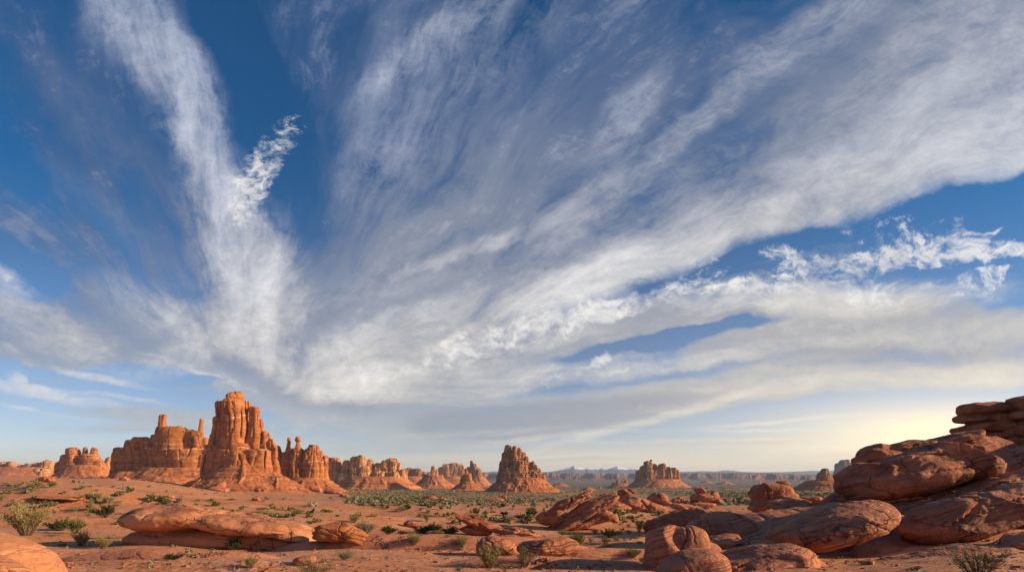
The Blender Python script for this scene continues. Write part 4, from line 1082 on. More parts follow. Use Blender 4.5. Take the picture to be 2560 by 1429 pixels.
    R('pillow_rock', 'pillow shaped rock with a crease round its waist', 'rock', 37, [(1984,1264,0,50,16,38,1,3.0)], 'slickrock', vox=1.3, lump=(26, 1.2), cracks=[(1940,1258,1985,1272,2,4),(1985,1272,2032,1258,2,4)], fixed=True, seed=41)
    R('cracked_ledge', 'low cracked ledge right of the pillow shaped rock', 'rock', 45, [(2038,1250,0,48,12,34,-3,2.8),(2050,1268,-10,60,12,34,14,2.4)], 'slickrock', vox=1.4, lump=(20, 1.4), k=2, cracks=[(2020,1240,2035,1258,1.8,4),(2050,1240,2045,1258,1.8,4)], fixed=True, seed=42)
    R('leaning_slabs', 'small dark slabs leaning on the ridge foot under the stepped crag', 'rock', 34, [(2106,1226,0,22,12,22,30,2.6),(2085,1245,0,36,14,30,28,2.5),(2120,1262,0,60,26,50,22,2.4)], 'ridge_rock', vox=1.5, lump=(20, 1.8), k=3, bed=(25, 9, 1.0), fixed=True, seed=43)
    R('lower_slab', 'lowest thick slab of the ridge with a ragged underside', 'rock slab', 20.5, [(2225,1270,0,120,28,110,10,3.0),(2310,1262,20,130,20,110,14,2.8)], 'slickrock', vox=2.2, lump=(40, 2.4), k=4, bed=(10, 18, 1.6), cracks=[(2150,1262,2240,1250,1.8,3),(2228,1240,2226,1262,1.8,3),(2270,1235,2268,1262,1.8,4)], fixed=True, seed=44)
    R('middle_slab', 'thin cracked slab sandwiched under the huge bread loaf boulder', 'rock slab', 21, [(2200,1240,0,85,14,105,8,3.2),(2330,1222,0,140,15,110,13,3.2),(2150,1228,-6,32,13,60,-6,2.4)], 'ridge_rock', vox=2.0, lump=(34, 2.0), k=3, bed=(12, 13, 1.4),
      cracks=[(2205,1215,2200,1250,2,5),(2270,1210,2264,1245,2,5),(2325,1205,2335,1240,2.2,6)], fixed=True, seed=45)
    R('loaf_boulder', 'huge bread loaf boulder overhanging the ridge, widest of them all', 'boulder', 20.5,
      [(2262,1182,0,150,50,125,15,2.7),(2352,1156,4,98,46,120,-6,2.6),(2170,1190,-4,58,40,90,10,2.5)], 'ridge_rock', vox=2.2, lump=(60, 3.0), k=9, bed=(12, 34, 1.8),
      cracks=[(2203,1138,2208,1186,2.2,6),(2342,1112,2346,1150,2.4,8),(2346,1150,2338,1182,2.4,8),(2338,1182,2290,1222,2.4,7),(2270,1115,2271,1130,2,4),(2235,1182,2340,1168,2.2,5),(2350,1185,2440,1150,2.2,5)], fixed=True, seed=46)
    R('cap_block', 'long blocky cap lying behind the top of the bread loaf boulder', 'rock', 26, [(2192,1132,0,40,24,50,2,3.0),(2262,1116,10,66,17,50,12,3.0),(2150,1148,0,16,14,20,0,2.6)], 'ridge_rock', vox=1.9, lump=(26, 2.0), k=3, bed=(10, 14, 1.2), fixed=True, seed=47)
    R('sloping_plate', 'long sloping plate joining the bread loaf boulder to the tower of blocks', 'rock slab', 29, [(2380,1098,0,62,14,50,14,3.0),(2430,1140,14,110,44,60,8,3.0),(2360,1160,30,80,50,60,0,2.8)], 'ridge_rock', vox=2.1, lump=(34, 2.2), k=4, bed=(14, 18, 1.3), fixed=True, seed=48)
    R('ridge_core', 'broad bare mass of rock that the two towers of blocks stand on', 'rock ridge', 31, [(2500,1290,0,340,128,330,14,2.5),(2740,1230,60,260,150,330,8,2.5)], 'ridge_rock', vox=4.5, lump=(70, 5.0), k=16, bed=(14, 24, 2.4), fixed=True, seed=95)
    R('layered_rock_tower', 'tower of stacked rounded layers, left of the two against the sky', 'rock tower', 35,
      [(2464,1020,0,52,17,46,3,3.4),(2461,1044,0,58,13,50,3,3.4),(2458,1066,0,60,14,52,5,3.4),(2450,1090,0,68,13,54,3,3.2),(2446,1122,0,74,24,58,0,3.4),(2452,1168,0,84,34,60,0,3.2),(2480,1210,0,110,30,60,5,2.6),(2470,1100,14,52,95,44,0,3.6)], 'ridge_rock', vox=1.9, lump=(30, 2.0), k=2.0, cracks=[(2500,1040,2505,1075,2,5),(2478,1025,2482,1040,1.8,3),(2475,1110,2470,1165,2,3)], fixed=True, seed=49)
    R('tall_rock_tower', 'tallest tower of stacked rounded blocks at the right edge', 'rock tower', 34,
      [(2572,1004,0,52,20,46,12,3.0),(2578,1034,0,60,16,50,4,3.2),(2576,1068,0,58,22,52,6,3.2),(2572,1108,0,56,20,52,3,3.2),(2566,1150,0,60,26,54,0,3.2),(2560,1196,0,66,30,54,0,2.8),(2580,1095,14,50,100,44,0,3.6),(2516,1120,22,30,88,34,0,3.2)], 'ridge_rock', vox=1.9, lump=(30, 2.0), k=2.0, cracks=[(2520,1070,2560,1040,2,5),(2540,1090,2545,1130,1.8,4)], fixed=True, seed=50)
    R('rubble_boulder', 'small cracked boulder at the foot of the layered tower', 'boulder', 30, [(2472,1158,0,26,20,22,-20,2.4),(2500,1178,0,24,14,20,-20,2.4)], 'slickrock', vox=1.7, lump=(18, 1.6), k=2, fixed=True, seed=51)
    R('upper_right_slab', 'steep slab sloping up to the right edge under the tall tower', 'rock slab', 24, [(2540,1168,0,88,30,70,30,2.7),(2590,1190,0,110,40,70,24,2.6)], 'slickrock', vox=2.1, lump=(40, 2.2), k=5, bed=(28, 18, 1.4), fixed=True, seed=52)
    R('upper_loaf', 'broad planed slab above the lower loaf boulder, with long parallel cracks', 'rock slab', 18.5, [(2440,1238,20,190,34,120,17,3.0),(2560,1210,30,150,40,120,17,2.8)], 'slickrock', vox=2.2, lump=(46, 2.4), k=6, bed=(17, 20, 1.6), fixed=True, seed=53,
      cracks=[(2330,1215,2500,1170,2.2,5),(2300,1262,2480,1205,2,4)])
    R('lower_loaf', 'second largest loaf boulder, low on the right with a dark rounded belly', 'boulder', 15.2,
      [(2405,1288,0,158,50,125,17,2.5),(2300,1318,-4,56,30,80,4,2.4),(2480,1268,0,74,46,110,10,2.5)], 'ridge_rock', vox=2.2, lump=(56, 2.8), k=8, bed=(17, 30, 1.4),
      cracks=[(2296,1308,2340,1288,2.6,9),(2340,1288,2420,1240,2.8,9),(2345,1285,2400,1268,2.2,5),(2400,1262,2500,1242,2.4,7),(2270,1292,2298,1312,2.2,6),(2440,1230,2505,1215,2,4)], fixed=True, seed=54)
    R('edge_blocks', 'cracked blocks at the right edge behind the lower loaf boulder', 'rock', 17, [(2585,1285,0,62,44,60,10,2.8),(2560,1322,0,34,16,40,-10,2.6)], 'ridge_rock', vox=2.0, lump=(28, 2.2), k=3, bed=(15, 16, 1.4), fixed=True, seed=55)
    R('bare_slope', 'bare sloping rock under the lower loaf boulder at the bottom right', 'slickrock', 12.4, [(2330,1500,0,330,122,150,12,2.2),(2560,1440,60,200,90,120,14,2.2)], 'slickrock', vox=3.2, lump=(80, 3.0), k=16, bed=(22, 26, 1.6), cracks=[(2120,1440,2200,1395,2.4,4),(2250,1400,2230,1429,2.2,3)], fixed=True, seed=58)
    R('edge_boulder', 'rounded boulder at the right edge, above the big dark bush', 'boulder', 12.3, [(2550,1352,0,52,22,44,6,2.4)], 'slickrock', vox=1.9, lump=(26, 1.8), k=3, fixed=True, seed=56)
    R('sandstone_ridge', 'the ridge carrying on to the right beyond the tall tower', 'rock ridge', 26, [(3300,1130,0,560,190,420,6,2.8),(3700,1060,200,500,260,500,10,2.6)], 'ridge_rock', vox=14, lump=(200, 14), k=40, fixed=True, seed=57)
    # ---- further out
    for i, (px, py, Y, w, h, rot, lab) in enumerate([
        (150,1243,66,52,5,-2,'long low ledge of rock in the left sand, under the distant cliffs'),(205,1244,64,9,6,0,'round stone resting at the end of the long low ledge'),
        (548,1222,210,24,7,-6,'low jumbled rocks at the foot of the long fin'),(640,1246,150,10,5,0,'small dark stone below the tallest tower'),
        (790,1221,300,16,8,-8,'dark broken rock on the right foot of the tallest tower'),(832,1227,290,24,7,-4,'row of broken red rocks right of the tallest tower foot'),
        (860,1236,260,12,5,-6,'last small stone of the broken row right of the tallest tower'),(1076,1243,260,18,6,0,'red ledge rock standing in the scrub left of the lone fluted butte'),
        (1104,1246,250,12,4,0,'small stone beside the red ledge rock in the scrub'),(1236,1248,235,24,6,2,'long red rock in the scrub below the lone fluted butte'),
        (1259,1242,238,7,7,0,'upright stub of rock beside the long red rock'),(1528,1233,520,14,5,0,'dark lump in the scrub left of the overhanging lip rock'),
        (310,1195,430,12,6,-8,'rock lump at the left foot of the long fin'),(115,1196,300,22,8,12,'dark cluster of rocks under the twin chimneys butte'),
        (425,1240,140,10,5,0,'small lit outcrop on the dune below the long fin')]):
        R('outcrop', lab, 'outcrop', Y, [(px, py, 0, w, h, w * .7, rot, 2.6), (px + w * .5, py + h * .3, -w * .2, w * .5, h * .8, w * .4, rot, 2.6), (px - w * .6, py + h * .4, 0, w * .4, h * .6, w * .4, 0, 2.5)],
          'ridge_rock' if i % 2 else 'slickrock', vox=max(.7, w / 28), k=1.0, lump=(max(8, w * .6), 1.2), seed=60 + i, group='small outcrops across the plain')
# ------------------------------------------------------------------ plants
def leaf_mat(name, c1, c2, c3, trans=0.25):
    T, b = new_mat(name)
    b.inputs['Roughness'].default_value = 0.7
    oi = T.new('ShaderNodeObjectInfo')
    p = T.new('ShaderNodeTexCoord').outputs['Object']
    n = T.noise(p, 9.0, 3, 0.7)
    c = T.ramp(n, [(.3, c1), (.5, c2), (.72, c3)])
    c = T.mix(T.math('MULTIPLY', oi.outputs['Random'], 0.45), c, tuple(x * 1.5 for x in c1))
    T.put(b.inputs['Base Color'], c)
    return MAT[name]
leaf_mat('foliage_dark', (.018, .030, .011), (.040, .055, .018), (.080, .095, .032))
leaf_mat('foliage_olive', (.080, .092, .030), (.15, .152, .050), (.26, .245, .095))
leaf_mat('foliage_gold', (.16, .13, .042), (.28, .23, .08), (.43, .35, .14))
leaf_mat('foliage_sage', (.12, .12, .075), (.20, .195, .125), (.31, .29, .20))
leaf_mat('stem_bark', (.05, .032, .022), (.10, .065, .045), (.17, .12, .085))
leaf_mat('stem_pale', (.12, .09, .055), (.21, .16, .10), (.31, .25, .16))

def strips(P0, P1, w, rs, taper=0.35):
    """thin blades from P0 to P1; random facing"""
    n = len(P0)
    d = P1 - P0
    r = rs.normal(size=(n, 3)); sd_ = np.cross(d, r); sd_ /= np.maximum(np.linalg.norm(sd_, axis=1, keepdims=True), 1e-9)
    w = np.broadcast_to(np.asarray(w, float), (n,))[:, None]
    v = np.stack([P0 - sd_ * w, P0 + sd_ * w, P1 + sd_ * w * taper, P1 - sd_ * w * taper], 1).reshape(-1, 3)
    q = np.arange(4 * n).reshape(n, 4)
    return v, q

def cat_geo(parts):
    vs, qs, o = [], [], 0
    for v, q in parts:
        vs.append(v); qs.append(q + o); o += len(v)
    return np.concatenate(vs), np.concatenate(qs)

def bush_geo(kind, seed, dens=1.0):
    """unit bush: about 2 wide, 1.3 tall"""
    rs = np.random.RandomState(seed)
    stems, leaves = [], []
    spec = dict(gold=(110, 26, .012, .10, .35, 1.0), olive=(80, 40, .018, .10, .55, .9), twig=(60, 16, .012, .09, .6, .9),
                sage=(70, 40, .014, .075, .7, .75), dark=(60, 70, .022, .085, .8, .8), tuft=(120, 3, .012, .12, .3, .8))[kind]
    ns, nl, lw, ll, spread, top = spec
    ns = int(ns * dens)
    az = rs.uniform(0, 2 * np.pi, ns); k = np.sqrt(rs.uniform(0, 1, ns))
    lean = k * (1.0 if kind in ('gold', 'twig', 'tuft') else 1.25)
    H = (1.15 - 0.55 * k ** 2 * spread) * rs.uniform(.72, 1.12, ns) * top
    lob = 1 + .18 * np.sin(3 * az + seed) + .12 * np.sin(5 * az + 2 * seed)
    base = np.stack([np.cos(az) * k * .16, np.sin(az) * k * .16, np.zeros(ns)], 1)
    tip = np.stack([np.cos(az) * lean * .95 * lob, np.sin(az) * lean * .95 * lob, H * lob], 1)
    midp = base * .45 + tip * .55 + np.stack([np.cos(az) * -.05, np.sin(az) * -.05, np.full(ns, .10)], 1) + rs.normal(size=(ns, 3)) * .04
    def pt(t, i):
        t = t[:, None]
        return (1 - t) ** 2 * base[i] + 2 * t * (1 - t) * midp[i] + t * t * tip[i]
    ia = np.arange(ns)
    prev = base
    for a_, wd in ((.3, .016), (.55, .012), (.8, .008), (1.0, .005)):
        cur = pt(np.full(ns, a_), ia)
        stems.append(strips(prev, cur, wd, rs, .75)); prev = cur
    # side twigs
    nt = ns * 4
    i = rs.randint(0, ns, nt); t = rs.uniform(.35, .95, nt)
    p0 = pt(t, i); out = rs.normal(size=(nt, 3)); out[:, 2] = np.abs(out[:, 2]) + .3; out /= np.linalg.norm(out, axis=1, keepdims=True)
    tl = rs.uniform(.10, .26, nt)[:, None] * (1.15 - t)[:, None] * 1.6
    p1 = p0 + out * tl
    stems.append(strips(p0, p1, .006, rs, .6))
    # leaves on stems and twigs
    n1 = int(ns * nl * .45); i = rs.randint(0, ns, n1)
    lo_ = .25 if kind in ('gold', 'olive', 'dark', 'sage') else .40
    t = rs.uniform(lo_, 1.02, n1) ** .8
    q0 = pt(t, i) + rs.normal(size=(n1, 3)) * (.025 if kind == 'gold' else .05)
    up = rs.normal(size=(n1, 3)) * (.45 if kind in ('gold', 'tuft') else .9) + (tip[i] - base[i]) * .9
    up /= np.linalg.norm(up, axis=1, keepdims=True)
    leaves.append(strips(q0, q0 + up * rs.uniform(.6, 1.3, (n1, 1)) * ll, lw * rs.uniform(.7, 1.3, n1), rs, .35))
    n2 = int(ns * nl * .55); j = rs.randint(0, nt, n2); u = rs.uniform(.2, 1.1, n2)[:, None]
    q0 = p0[j] + (p1[j] - p0[j]) * u + rs.normal(size=(n2, 3)) * .02
    up = rs.normal(size=(n2, 3)) * .7 + out[j]; up /= np.linalg.norm(up, axis=1, keepdims=True)
    leaves.append(strips(q0, q0 + up * rs.uniform(.5, 1.2, (n2, 1)) * ll, lw * rs.uniform(.7, 1.3, n2), rs, .35))
    sv, sq = cat_geo(stems); lv, lq = cat_geo(leaves)
    lv[:, 2] = np.maximum(lv[:, 2], 0.01)
    return (sv, sq), (lv, lq)

LEAF = dict(gold='foliage_gold', olive='foliage_olive', twig='foliage_olive', sage='foliage_sage', dark='foliage_dark', tuft='foliage_gold')
STEM = dict(gold='stem_pale', olive='stem_bark', twig='stem_bark', sage='stem_pale', dark='stem_bark', tuft='stem_pale')
_bm = {}
def bush_meshes(kind, var, dens):
    key = (kind, var, dens)
    if key not in _bm:
        (sv, sq), (lv, lq) = bush_geo(kind, var * 13 + len(kind), dens)
        a = mesh_from('foliage', lv, lq, False); a.materials.append(MAT[LEAF[kind]])
        b = mesh_from('stems', sv, sq, False); b.materials.append(MAT[STEM[kind]])
        _bm[key] = (a, b)
    return _bm[key]

NEAR = [ # px, row of the foot, width, height, kind, name, label
 (66,1338,104,70,'gold','rabbitbrush','largest straw coloured bush, spreading above the corner dome at left'),
 (152,1326,52,34,'dark','dark_shrub','dark green bush right behind the largest straw coloured one'),
 (188,1332,44,38,'olive','dark_shrub','olive bush touching the dark green one, left foreground'),
 (203,1319,22,20,'dark','dark_shrub','little grey dark bush on the crest above the olive pair'),
 (262,1293,44,38,'dark','dark_shrub','upright dark bush alone on the shaded dune, left'),
 (292,1268,26,18,'tuft','bush','spiky tuft on the lit dune crest left of the undercut slab'),
 (348,1298,44,32,'sage','sagebrush','grey green bush behind the left tip of the undercut slab'),
 (203,1364,48,36,'gold','rabbitbrush','left one of the two straw bushes below the olive pair'),
 (258,1370,44,30,'gold','rabbitbrush','right one of the two straw bushes below the olive pair, paler'),
 (130,1340,30,10,'sage','sagebrush','flat little grey bush on the sand between straw bushes'),
 (584,1374,36,34,'dark','dark_shrub','nearly black bush under the tail of the undercut slab'),
 (609,1370,26,34,'dark','dark_shrub','smaller black bush leaning on the nearly black one'),
 (661,1377,10,10,'dark','dark_shrub','tiny dark sprig right of the black bushes'),
 (433,1398,46,20,'dark','dark_shrub','low green bush on the bottom mound, below the undercut slab'),
 (628,1418,44,28,'gold','rabbitbrush','pale round bush on the bottom sand left of the twiggy one'),
 (783,1448,96,60,'twig','twiggy_shrub','bare twiggy bush cut off by the bottom edge'),
 (863,1398,44,30,'sage','dark_shrub','grey dark bush on the bottom mound right of the half buried boulder'),
 (791,1355,38,22,'olive','shrub','tight round green bush in front of the ochre boulder'),
 (779,1341,24,20,'dark','dark_shrub','dark bush squeezed behind the ochre boulder left end'),
 (912,1334,56,44,'sage','sagebrush','tall silver grey bush right behind the ochre boulder'),
 (970,1334,40,24,'dark','dark_shrub','round dark bush alone right of the silver grey one'),
 (1005,1335,20,13,'dark','dark_shrub','small dark bush between the round dark one and the long hedge like clump'),
 (1028,1338,18,12,'sage','sagebrush','small grey bush left under the long dark clump'),
 (1058,1332,46,22,'dark','dark_shrub','left bush of the long dark clump by the big leaning boulder'),
 (1086,1331,40,28,'dark','dark_shrub','tallest middle bush of the long dark clump'),
 (1126,1336,46,26,'dark','dark_shrub','right bush of the long dark clump, touching the leaning boulder'),
 (1092,1338,34,14,'olive','shrub','yellow green bush in front of the long dark clump'),
 (1120,1346,18,12,'olive','shrub','small green bush below the right of the dark clump'),
 (1035,1367,40,28,'gold','rabbitbrush','pale ball shaped bush on the mound in the middle of the sand'),
 (1154,1374,34,32,'gold','rabbitbrush','thin straw bush on one stalk left of the bulging boulder'),
 (1136,1369,26,14,'sage','sagebrush','grey cushion bush beside the thin straw one'),
 (1224,1419,76,54,'gold','rabbitbrush','bright yellow bush at the bottom in front of the bulging boulder'),
 (1311,1416,66,54,'twig','twiggy_shrub','spreading dark twiggy bush right of the bright yellow one'),
 (1262,1427,30,22,'twig','twiggy_shrub','small twiggy bush between the bright yellow and the spreading one'),
 (1371,1410,14,14,'twig','twiggy_shrub','tiny twiggy sprig on the sand right of the spreading bush'),
 (1366,1376,28,22,'olive','shrub','green bush at the foot of the long low hump'),
 (1410,1362,28,34,'sage','sagebrush','hazy grey bush against the long low hump'),
 (1441,1366,42,36,'olive','shrub','tall olive bush right of the hazy grey one'),
 (1408,1336,34,12,'gold','rabbitbrush','flat yellow green bush behind the long low hump'),
 (1476,1355,18,18,'sage','sagebrush','small grey ball bush between the olive one and the dark group'),
 (1514,1359,26,20,'olive','shrub','round green bush at the front of the dark group'),
 (1524,1344,44,28,'dark','dark_shrub','biggest dark bush in the group left of the split boulder'),
 (1542,1352,28,20,'sage','dark_shrub','grey dark bush on the right of the group left of the split boulder'),
 (1562,1352,16,16,'sage','sagebrush','left one of two small blue grey bushes'),
 (1576,1350,13,14,'sage','sagebrush','right one of two small blue grey bushes'),
 (1602,1344,28,18,'sage','sagebrush','blue grey bush touching the split boulder left side'),
 (1598,1330,26,22,'gold','rabbitbrush','whitish bush above the blue grey one by the split boulder'),
 (1600,1318,24,18,'dark','dark_shrub','dark bush at the left end of the long dark boulder'),
 (1572,1332,20,13,'sage','sagebrush','grey bush left of the whitish bush'),
 (1556,1326,14,10,'dark','dark_shrub','small dark bush above the biggest dark one of the group'),
 (1570,1318,14,16,'sage','sagebrush','pale thin bush left of the long dark boulder'),
 (1488,1334,28,14,'gold','rabbitbrush','pale low bush under the tilted outcrop'),
 (1583,1396,38,26,'olive','shrub','green spreading bush left of the split boulder foot'),
 (1605,1404,20,15,'olive','shrub','small green bush touching the split boulder foot'),
 (1330,1290,30,22,'dark','dark_shrub','dark bush left of the tilted outcrop foot'),
 (1300,1300,22,20,'dark','dark_shrub','lower dark bush left of the tilted outcrop'),
 (1272,1306,26,26,'sage','sagebrush','grey green bush behind the tapering end of the leaning boulder'),
 (1320,1306,22,16,'dark','dark_shrub','dark bush nearest to the tilted outcrop left slabs'),
 (1068,1304,18,22,'olive','shrub','upright green bush above the red boulder'),
 (886,1306,28,22,'olive','shrub','green bush above the ochre boulder right end'),
 (745,1284,36,16,'sage','sagebrush','wide grey bush behind the slickrock hump'),
 (654,1286,46,14,'sage','sagebrush','flat grey bush just behind the undercut slab tail'),
 (1973,1302,46,22,'dark','dark_shrub','round dark green bush growing on the smooth slope above the tongue boulder'),
 (2184,1386,28,22,'tuft','grass_tuft','spiky grass tuft on the bare slope below the tongue boulder'),
 (2150,1407,12,12,'dark','dark_shrub','tiny dark sprig below the spiky tuft'),
 (2446,1455,150,88,'twig','big_shrub','large dark twiggy bush cut by the bottom edge at right'),
 (1820,1283,20,8,'olive','shrub','low green bush behind the arched rock'),
]

def build_plants():
    rs = np.random.RandomState(11)
    spots = []
    for n, (px, py, w, h, kind, name, label) in enumerate(NEAR):
        g = on_ground(px, min(py, 1500))
        if g is None: continue
        x, y, z = g
        s = w * y / F / 2.0
        zs = h * y / F / 1.15
        a, b = bush_meshes(kind, n % 4, 1.0 if w > 30 else .6)
        o = bpy.data.objects.new(name, None); scene.collection.objects.link(o)
        o.empty_display_size = .3
        o.location = (x, y, z - 0.02); o.rotation_euler = (0, 0, rs.uniform(0, 6.28)); o.scale = (s, s, zs)
        tag(o, label, 'bush')
        for nm, me in (('foliage', a), ('stems', b)):
            c = bpy.data.objects.new(nm, me); scene.collection.objects.link(c); c.parent = o
        spots.append((px, py))
    # bushes across the middle distance: one mesh each, copied
    kinds = [('sage', 'sagebrush'), ('olive', 'shrub'), ('dark', 'dark_shrub'), ('gold', 'rabbitbrush')]
    protos = {}
    for kd, nm in kinds:
        for v in range(3):
            (sv, sq), (lv, lq) = bush_geo(kd, 100 + v, .5)
            # fatter leaves: these are seen from afar
            c = lv.reshape(-1, 4, 3); m = c.mean(1, keepdims=True); lv = (m * np.array([.72, .72, 1.0]) + (c - m) * 1.9).reshape(-1, 3)
            v_, q_ = cat_geo([(lv, lq)])
            me = mesh_from(nm, v_, q_, False); me.materials.append(MAT[LEAF[kd]])
            protos[(kd, v)] = me
    G = {'sage': 'grey sagebrush dotted over the middle sand', 'olive': 'green shrubs dotted over the middle sand', 'dark': 'dark shrubs dotted over the middle sand', 'gold': 'straw bushes dotted over the middle sand'}
    L = {'sage': 'small grey green sagebrush out on the middle sand', 'olive': 'small green shrub out on the middle sand', 'dark': 'small dark shrub out on the middle sand', 'gold': 'small straw coloured bush out on the middle sand'}
    N_ = 0
    first = {}
    tries = 0
    cand_px, cand_py = [], []
    while len(cand_px) < 2600:
        px = rs.uniform(-20, 2080); py = 1204 + 92 * rs.beta(1.2, 2.0)
        if px < 820 and py > 1225 and rs.uniform() < .55: continue
        if px > 1500 and py > 1275: continue
        cand_px.append(px); cand_py.append(py)
    hit, ok = on_ground_many(np.array(cand_px), np.array(cand_py))
    for (x, y, z), good, px, py in zip(hit, ok, cand_px, cand_py):
        if not good or y < 40 or y > 520 or N_ >= 262: continue
        if x / y < -.30 and rs.uniform() < .62: continue
        if noise3(np.array([[x * .03, y * .02, 3.0]]))[0] < -.22: continue
        N_ += 1
        kd, nm = kinds[rs.choice(4, p=[.45, .35, .05, .15] if x / y < -.2 else [.36, .30, .24, .10])]
        me = protos[(kd, rs.randint(3))]
        r = rs.uniform(.30, .85) * (.85 + y / 500)
        if kd in first:
            o = first[kd].copy(); o.data = me; scene.collection.objects.link(o)
        else:
            o = bpy.data.objects.new(nm, me); scene.collection.objects.link(o); first[kd] = o
            tag(o, L[kd], 'bush', G[kd])
        o.location = (x, y, z - .03); o.rotation_euler = (0, 0, rs.uniform(0, 6.28)); o.scale = (r * .85, r * .85, r * rs.uniform(.75, 1.15))

def scatter(name, label, X, Yw, R, H, mat, nf, seed, kind='stuff', squash=True, sq=.5):
    """one object of many low clumps (or stones)"""
    rs = np.random.RandomState(seed)
    Z = ground_z(X, Yw)
    n = len(X)
    if kind == 'leafy':
        c = rs.normal(size=(n, nf, 3)); c /= np.linalg.norm(c, axis=2, keepdims=True)
        c *= rs.uniform(.45, 1, (n, nf, 1)); c[..., 2] = np.abs(c[..., 2])
        P = c * np.stack([R, R, H], 1)[:, None] + np.stack([X, Yw, Z], 1)[:, None]
        u = rs.normal(size=(n, nf, 3)); u /= np.linalg.norm(u, axis=2, keepdims=True)
        w = rs.normal(size=(n, nf, 3)); w = np.cross(u, w); w /= np.linalg.norm(w, axis=2, keepdims=True)
        sz = (R[:, None, None] * rs.uniform(.16, .40, (n, nf, 1)))
        v = np.stack([P - u * sz - w * sz * .6, P + u * sz - w * sz * .4, P + u * sz * .7 + w * sz * .6, P - u * sz * .8 + w * sz * .5], 2).reshape(-1, 3)
        q = np.arange(len(v)).reshape(-1, 4)
        me = mesh_from(name, v, q, False)
    else:
        # small angular stones: jittered octahedra-like hexahedra
        cube = np.array([(-1,-1,-1),(1,-1,-1),(1,1,-1),(-1,1,-1),(-1,-1,1),(1,-1,1),(1,1,1),(-1,1,1)], float) * np.array([.62, .62, .5])
        fq = np.array([(0,3,2,1),(4,5,6,7),(0,1,5,4),(1,2,6,5),(2,3,7,6),(3,0,4,7)])
        a = rs.uniform(0, 6.28, n)
        v = cube[None] * (1 + rs.normal(size=(n, 8, 3)) * .22)
        v[:, 4:, :2] *= .7
        v = v * np.stack([R * rs.uniform(.7, 1.5, n), R, H], 1)[:, None]
        ca, sa = np.cos(a)[:, None], np.sin(a)[:, None]
        v = np.stack([v[..., 0] * ca - v[..., 1] * sa, v[..., 0] * sa + v[..., 1] * ca, v[..., 2]], -1) + np.stack([X, Yw, Z + H * .2], 1)[:, None]
        q = (fq[None] + 8 * np.arange(n)[:, None, None]).reshape(-1, 4)
        me = mesh_from(name, v.reshape(-1, 3), q, False)
    o = link(name, me, MAT[mat])
    tag(o, label, None, None, 'stuff')
    return o

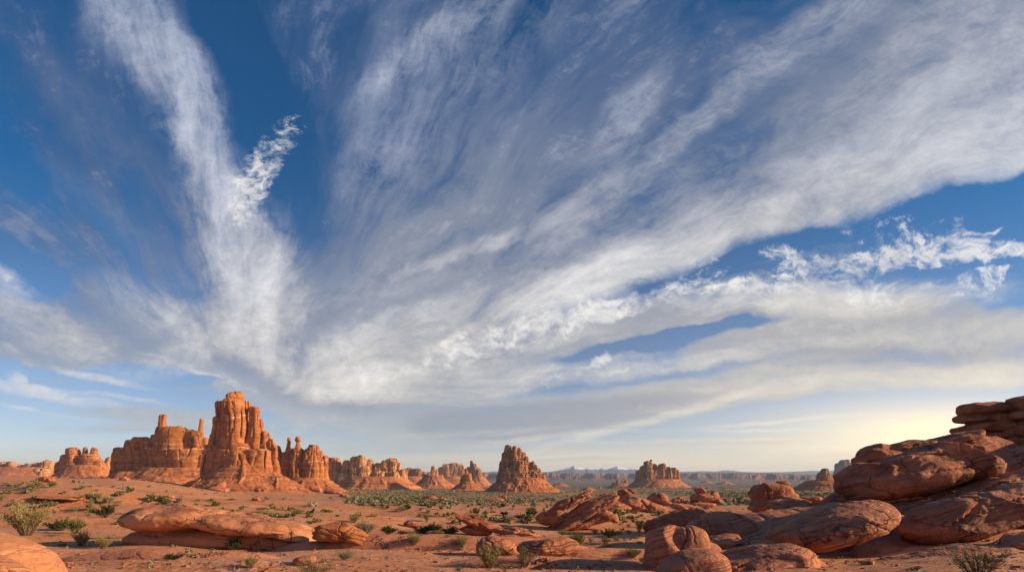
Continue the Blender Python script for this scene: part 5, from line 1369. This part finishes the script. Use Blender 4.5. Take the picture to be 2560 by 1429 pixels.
def build_scatter():
    rs = np.random.RandomState(5)
    # far scrub
    px = rs.uniform(-150, 2700, 34000); py = 1204 + 62 * rs.beta(1.6, 1.9, 34000)
    d = np.exp(rs.uniform(math.log(120), math.log(1500), 34000))
    hit, ok = on_ground_many(px, py, 60, 2600)
    X, Y = hit[:, 0], hit[:, 1]
    n = noise3(np.stack([X * .006, Y * .010, np.zeros_like(X)], 1))
    u = X / Y
    dens = np.where(u < -.32, .015, 1.0) * np.where(Y < 120, .25, 1.0) * sstep(n, -.35, .15)
    ok &= (Y > 75) & (Y < 2400) & (rs.uniform(size=len(X)) < dens * .45)
    X, Y = X[ok], Y[ok]
    R = rs.uniform(.5, 1.3, len(X)) * (1 + np.clip(Y / 700, 0, 1.6))
    h = len(X) // 2
    scatter('scrub', 'dark scrub covering the plain below the buttes', X[:h], Y[:h], R[:h], R[:h] * .7, 'foliage_olive', 12, 1, 'leafy')
    scatter('brush', 'grey green brush covering the plain below the buttes', X[h:], Y[h:], R[h:], R[h:] * .6, 'foliage_sage', 12, 2, 'leafy')
    # small dry tufts in the nearer sand
    n = 1500
    px = rs.uniform(-100, 2300, n); py = rs.uniform(1225, 1429, n)
    hit, ok = on_ground_many(px, py, 9, 300); ok &= rs.uniform(size=n) < .28
    X, Y = hit[ok, 0], hit[ok, 1]; R = rs.uniform(.03, .10, len(X)) * (1 + Y / 60)
    scatter('dry_tufts', 'little dry tufts sprinkled over the sand', X, Y, R, R * .8, 'foliage_sage', 14, 3, 'leafy')
    # fallen rubble round the feet of the big towers
    bx, by, br = [], [], []
    for (px, Y, rw) in [(608,520,190),(425,620,175),(770,640,120),(1305,900,120),(212,900,90),(1646,1400,98)]:
        n = 260; a = rs.uniform(0, 2 * np.pi, n); q = rs.uniform(.80, 1.5, n) ** 1.2
        bx.append((px - 1280) * Y / F + np.cos(a) * q * rw * Y / F); by.append(Y + np.sin(a) * q * rw * .72 * Y / F); br.append((.25 + 1.9 * rs.uniform(size=n) ** 4) * Y / 560)
    bx, by, br = map(np.concatenate, (bx, by, br))
    scatter('rubble', 'fallen blocks strewn round the feet of the buttes', bx, by, br, br * .8, 'near_talus_rock', 0, 6, 'stone')
    # low scrub through the nearer sand
    n = 2600
    px = rs.uniform(-60, 2150, n); py = 1212 + 100 * rs.beta(1.3, 1.7, n)
    hit, ok = on_ground_many(px, py, 30, 420)
    cl = noise3(np.stack([hit[:, 0] * .05, hit[:, 1] * .035, np.ones(n) * 4], 1))
    ok &= (rs.uniform(size=n) < np.clip(.25 + 1.1 * cl, 0, 1)) & ((hit[:, 0] / np.maximum(hit[:, 1], 1) > -.3) | (rs.uniform(size=n) < .35))
    X, Y = hit[ok, 0], hit[ok, 1]; R = rs.uniform(.12, .38, len(X)) * (1 + Y / 160)
    scatter('low_scrub', 'low scattered scrub between the larger bushes', X, Y, R, R * .75, 'foliage_olive', 26, 7, 'leafy')
    # stones
    n = 9000
    px = rs.uniform(-100, 2560, n); py = rs.uniform(1220, 1440, n)
    hit, ok = on_ground_many(px, py, 8, 400)
    cl = noise3(np.stack([hit[:, 0] * .25, hit[:, 1] * .16, np.ones(n)], 1))
    ok &= rs.uniform(size=n) < .25 + .9 * np.clip(cl, 0, 1)
    X, Y = hit[ok, 0], hit[ok, 1]; R = .02 + .06 * rs.uniform(size=len(X)) ** 3 + Y * .0007
    R = R * np.where(rs.uniform(size=len(X)) < .03, 2.4, 1)
    scatter('gravel', 'dark pebbles and stone chips lying on the sand', X, Y, R, R * .6, 'ridge_rock', 0, 4, 'stone')
# ------------------------------------------------------------------ haze: the air between here and the mountains
def build_haze():
    x, y0, y1, zb, zt = 15500, -500, 15500, -80, 330
    v = [(-x, y0, zb), (x, y0, zb), (x, y1, zb), (-x, y1, zb), (-x, y0, zt), (x, y0, zt), (x, y1, zt), (-x, y1, zt)]
    q = [(0, 3, 2, 1), (4, 5, 6, 7), (0, 1, 5, 4), (1, 2, 6, 5), (2, 3, 7, 6), (3, 0, 4, 7)]
    me = mesh_from('haze', v, q, smooth=False)
    m = bpy.data.materials.new('haze_air'); m.use_nodes = True
    t = m.node_tree; t.nodes.clear()
    pv = t.nodes.new('ShaderNodeVolumePrincipled'); o = t.nodes.new('ShaderNodeOutputMaterial')
    pv.inputs['Color'].default_value = (0.55, 0.73, 1.0, 1)
    pv.inputs['Density'].default_value = 5.6e-5
    pv.inputs['Anisotropy'].default_value = 0.2
    t.links.new(pv.outputs[0], o.inputs['Volume'])
    ob = link('haze', me, m)
    tag(ob, 'thin blue haze over the far plain and mountains', None, None, 'stuff')
build_ground()
build_buttes()
build_far()
build_rocks()
build_plants()
build_scatter()
build_haze()
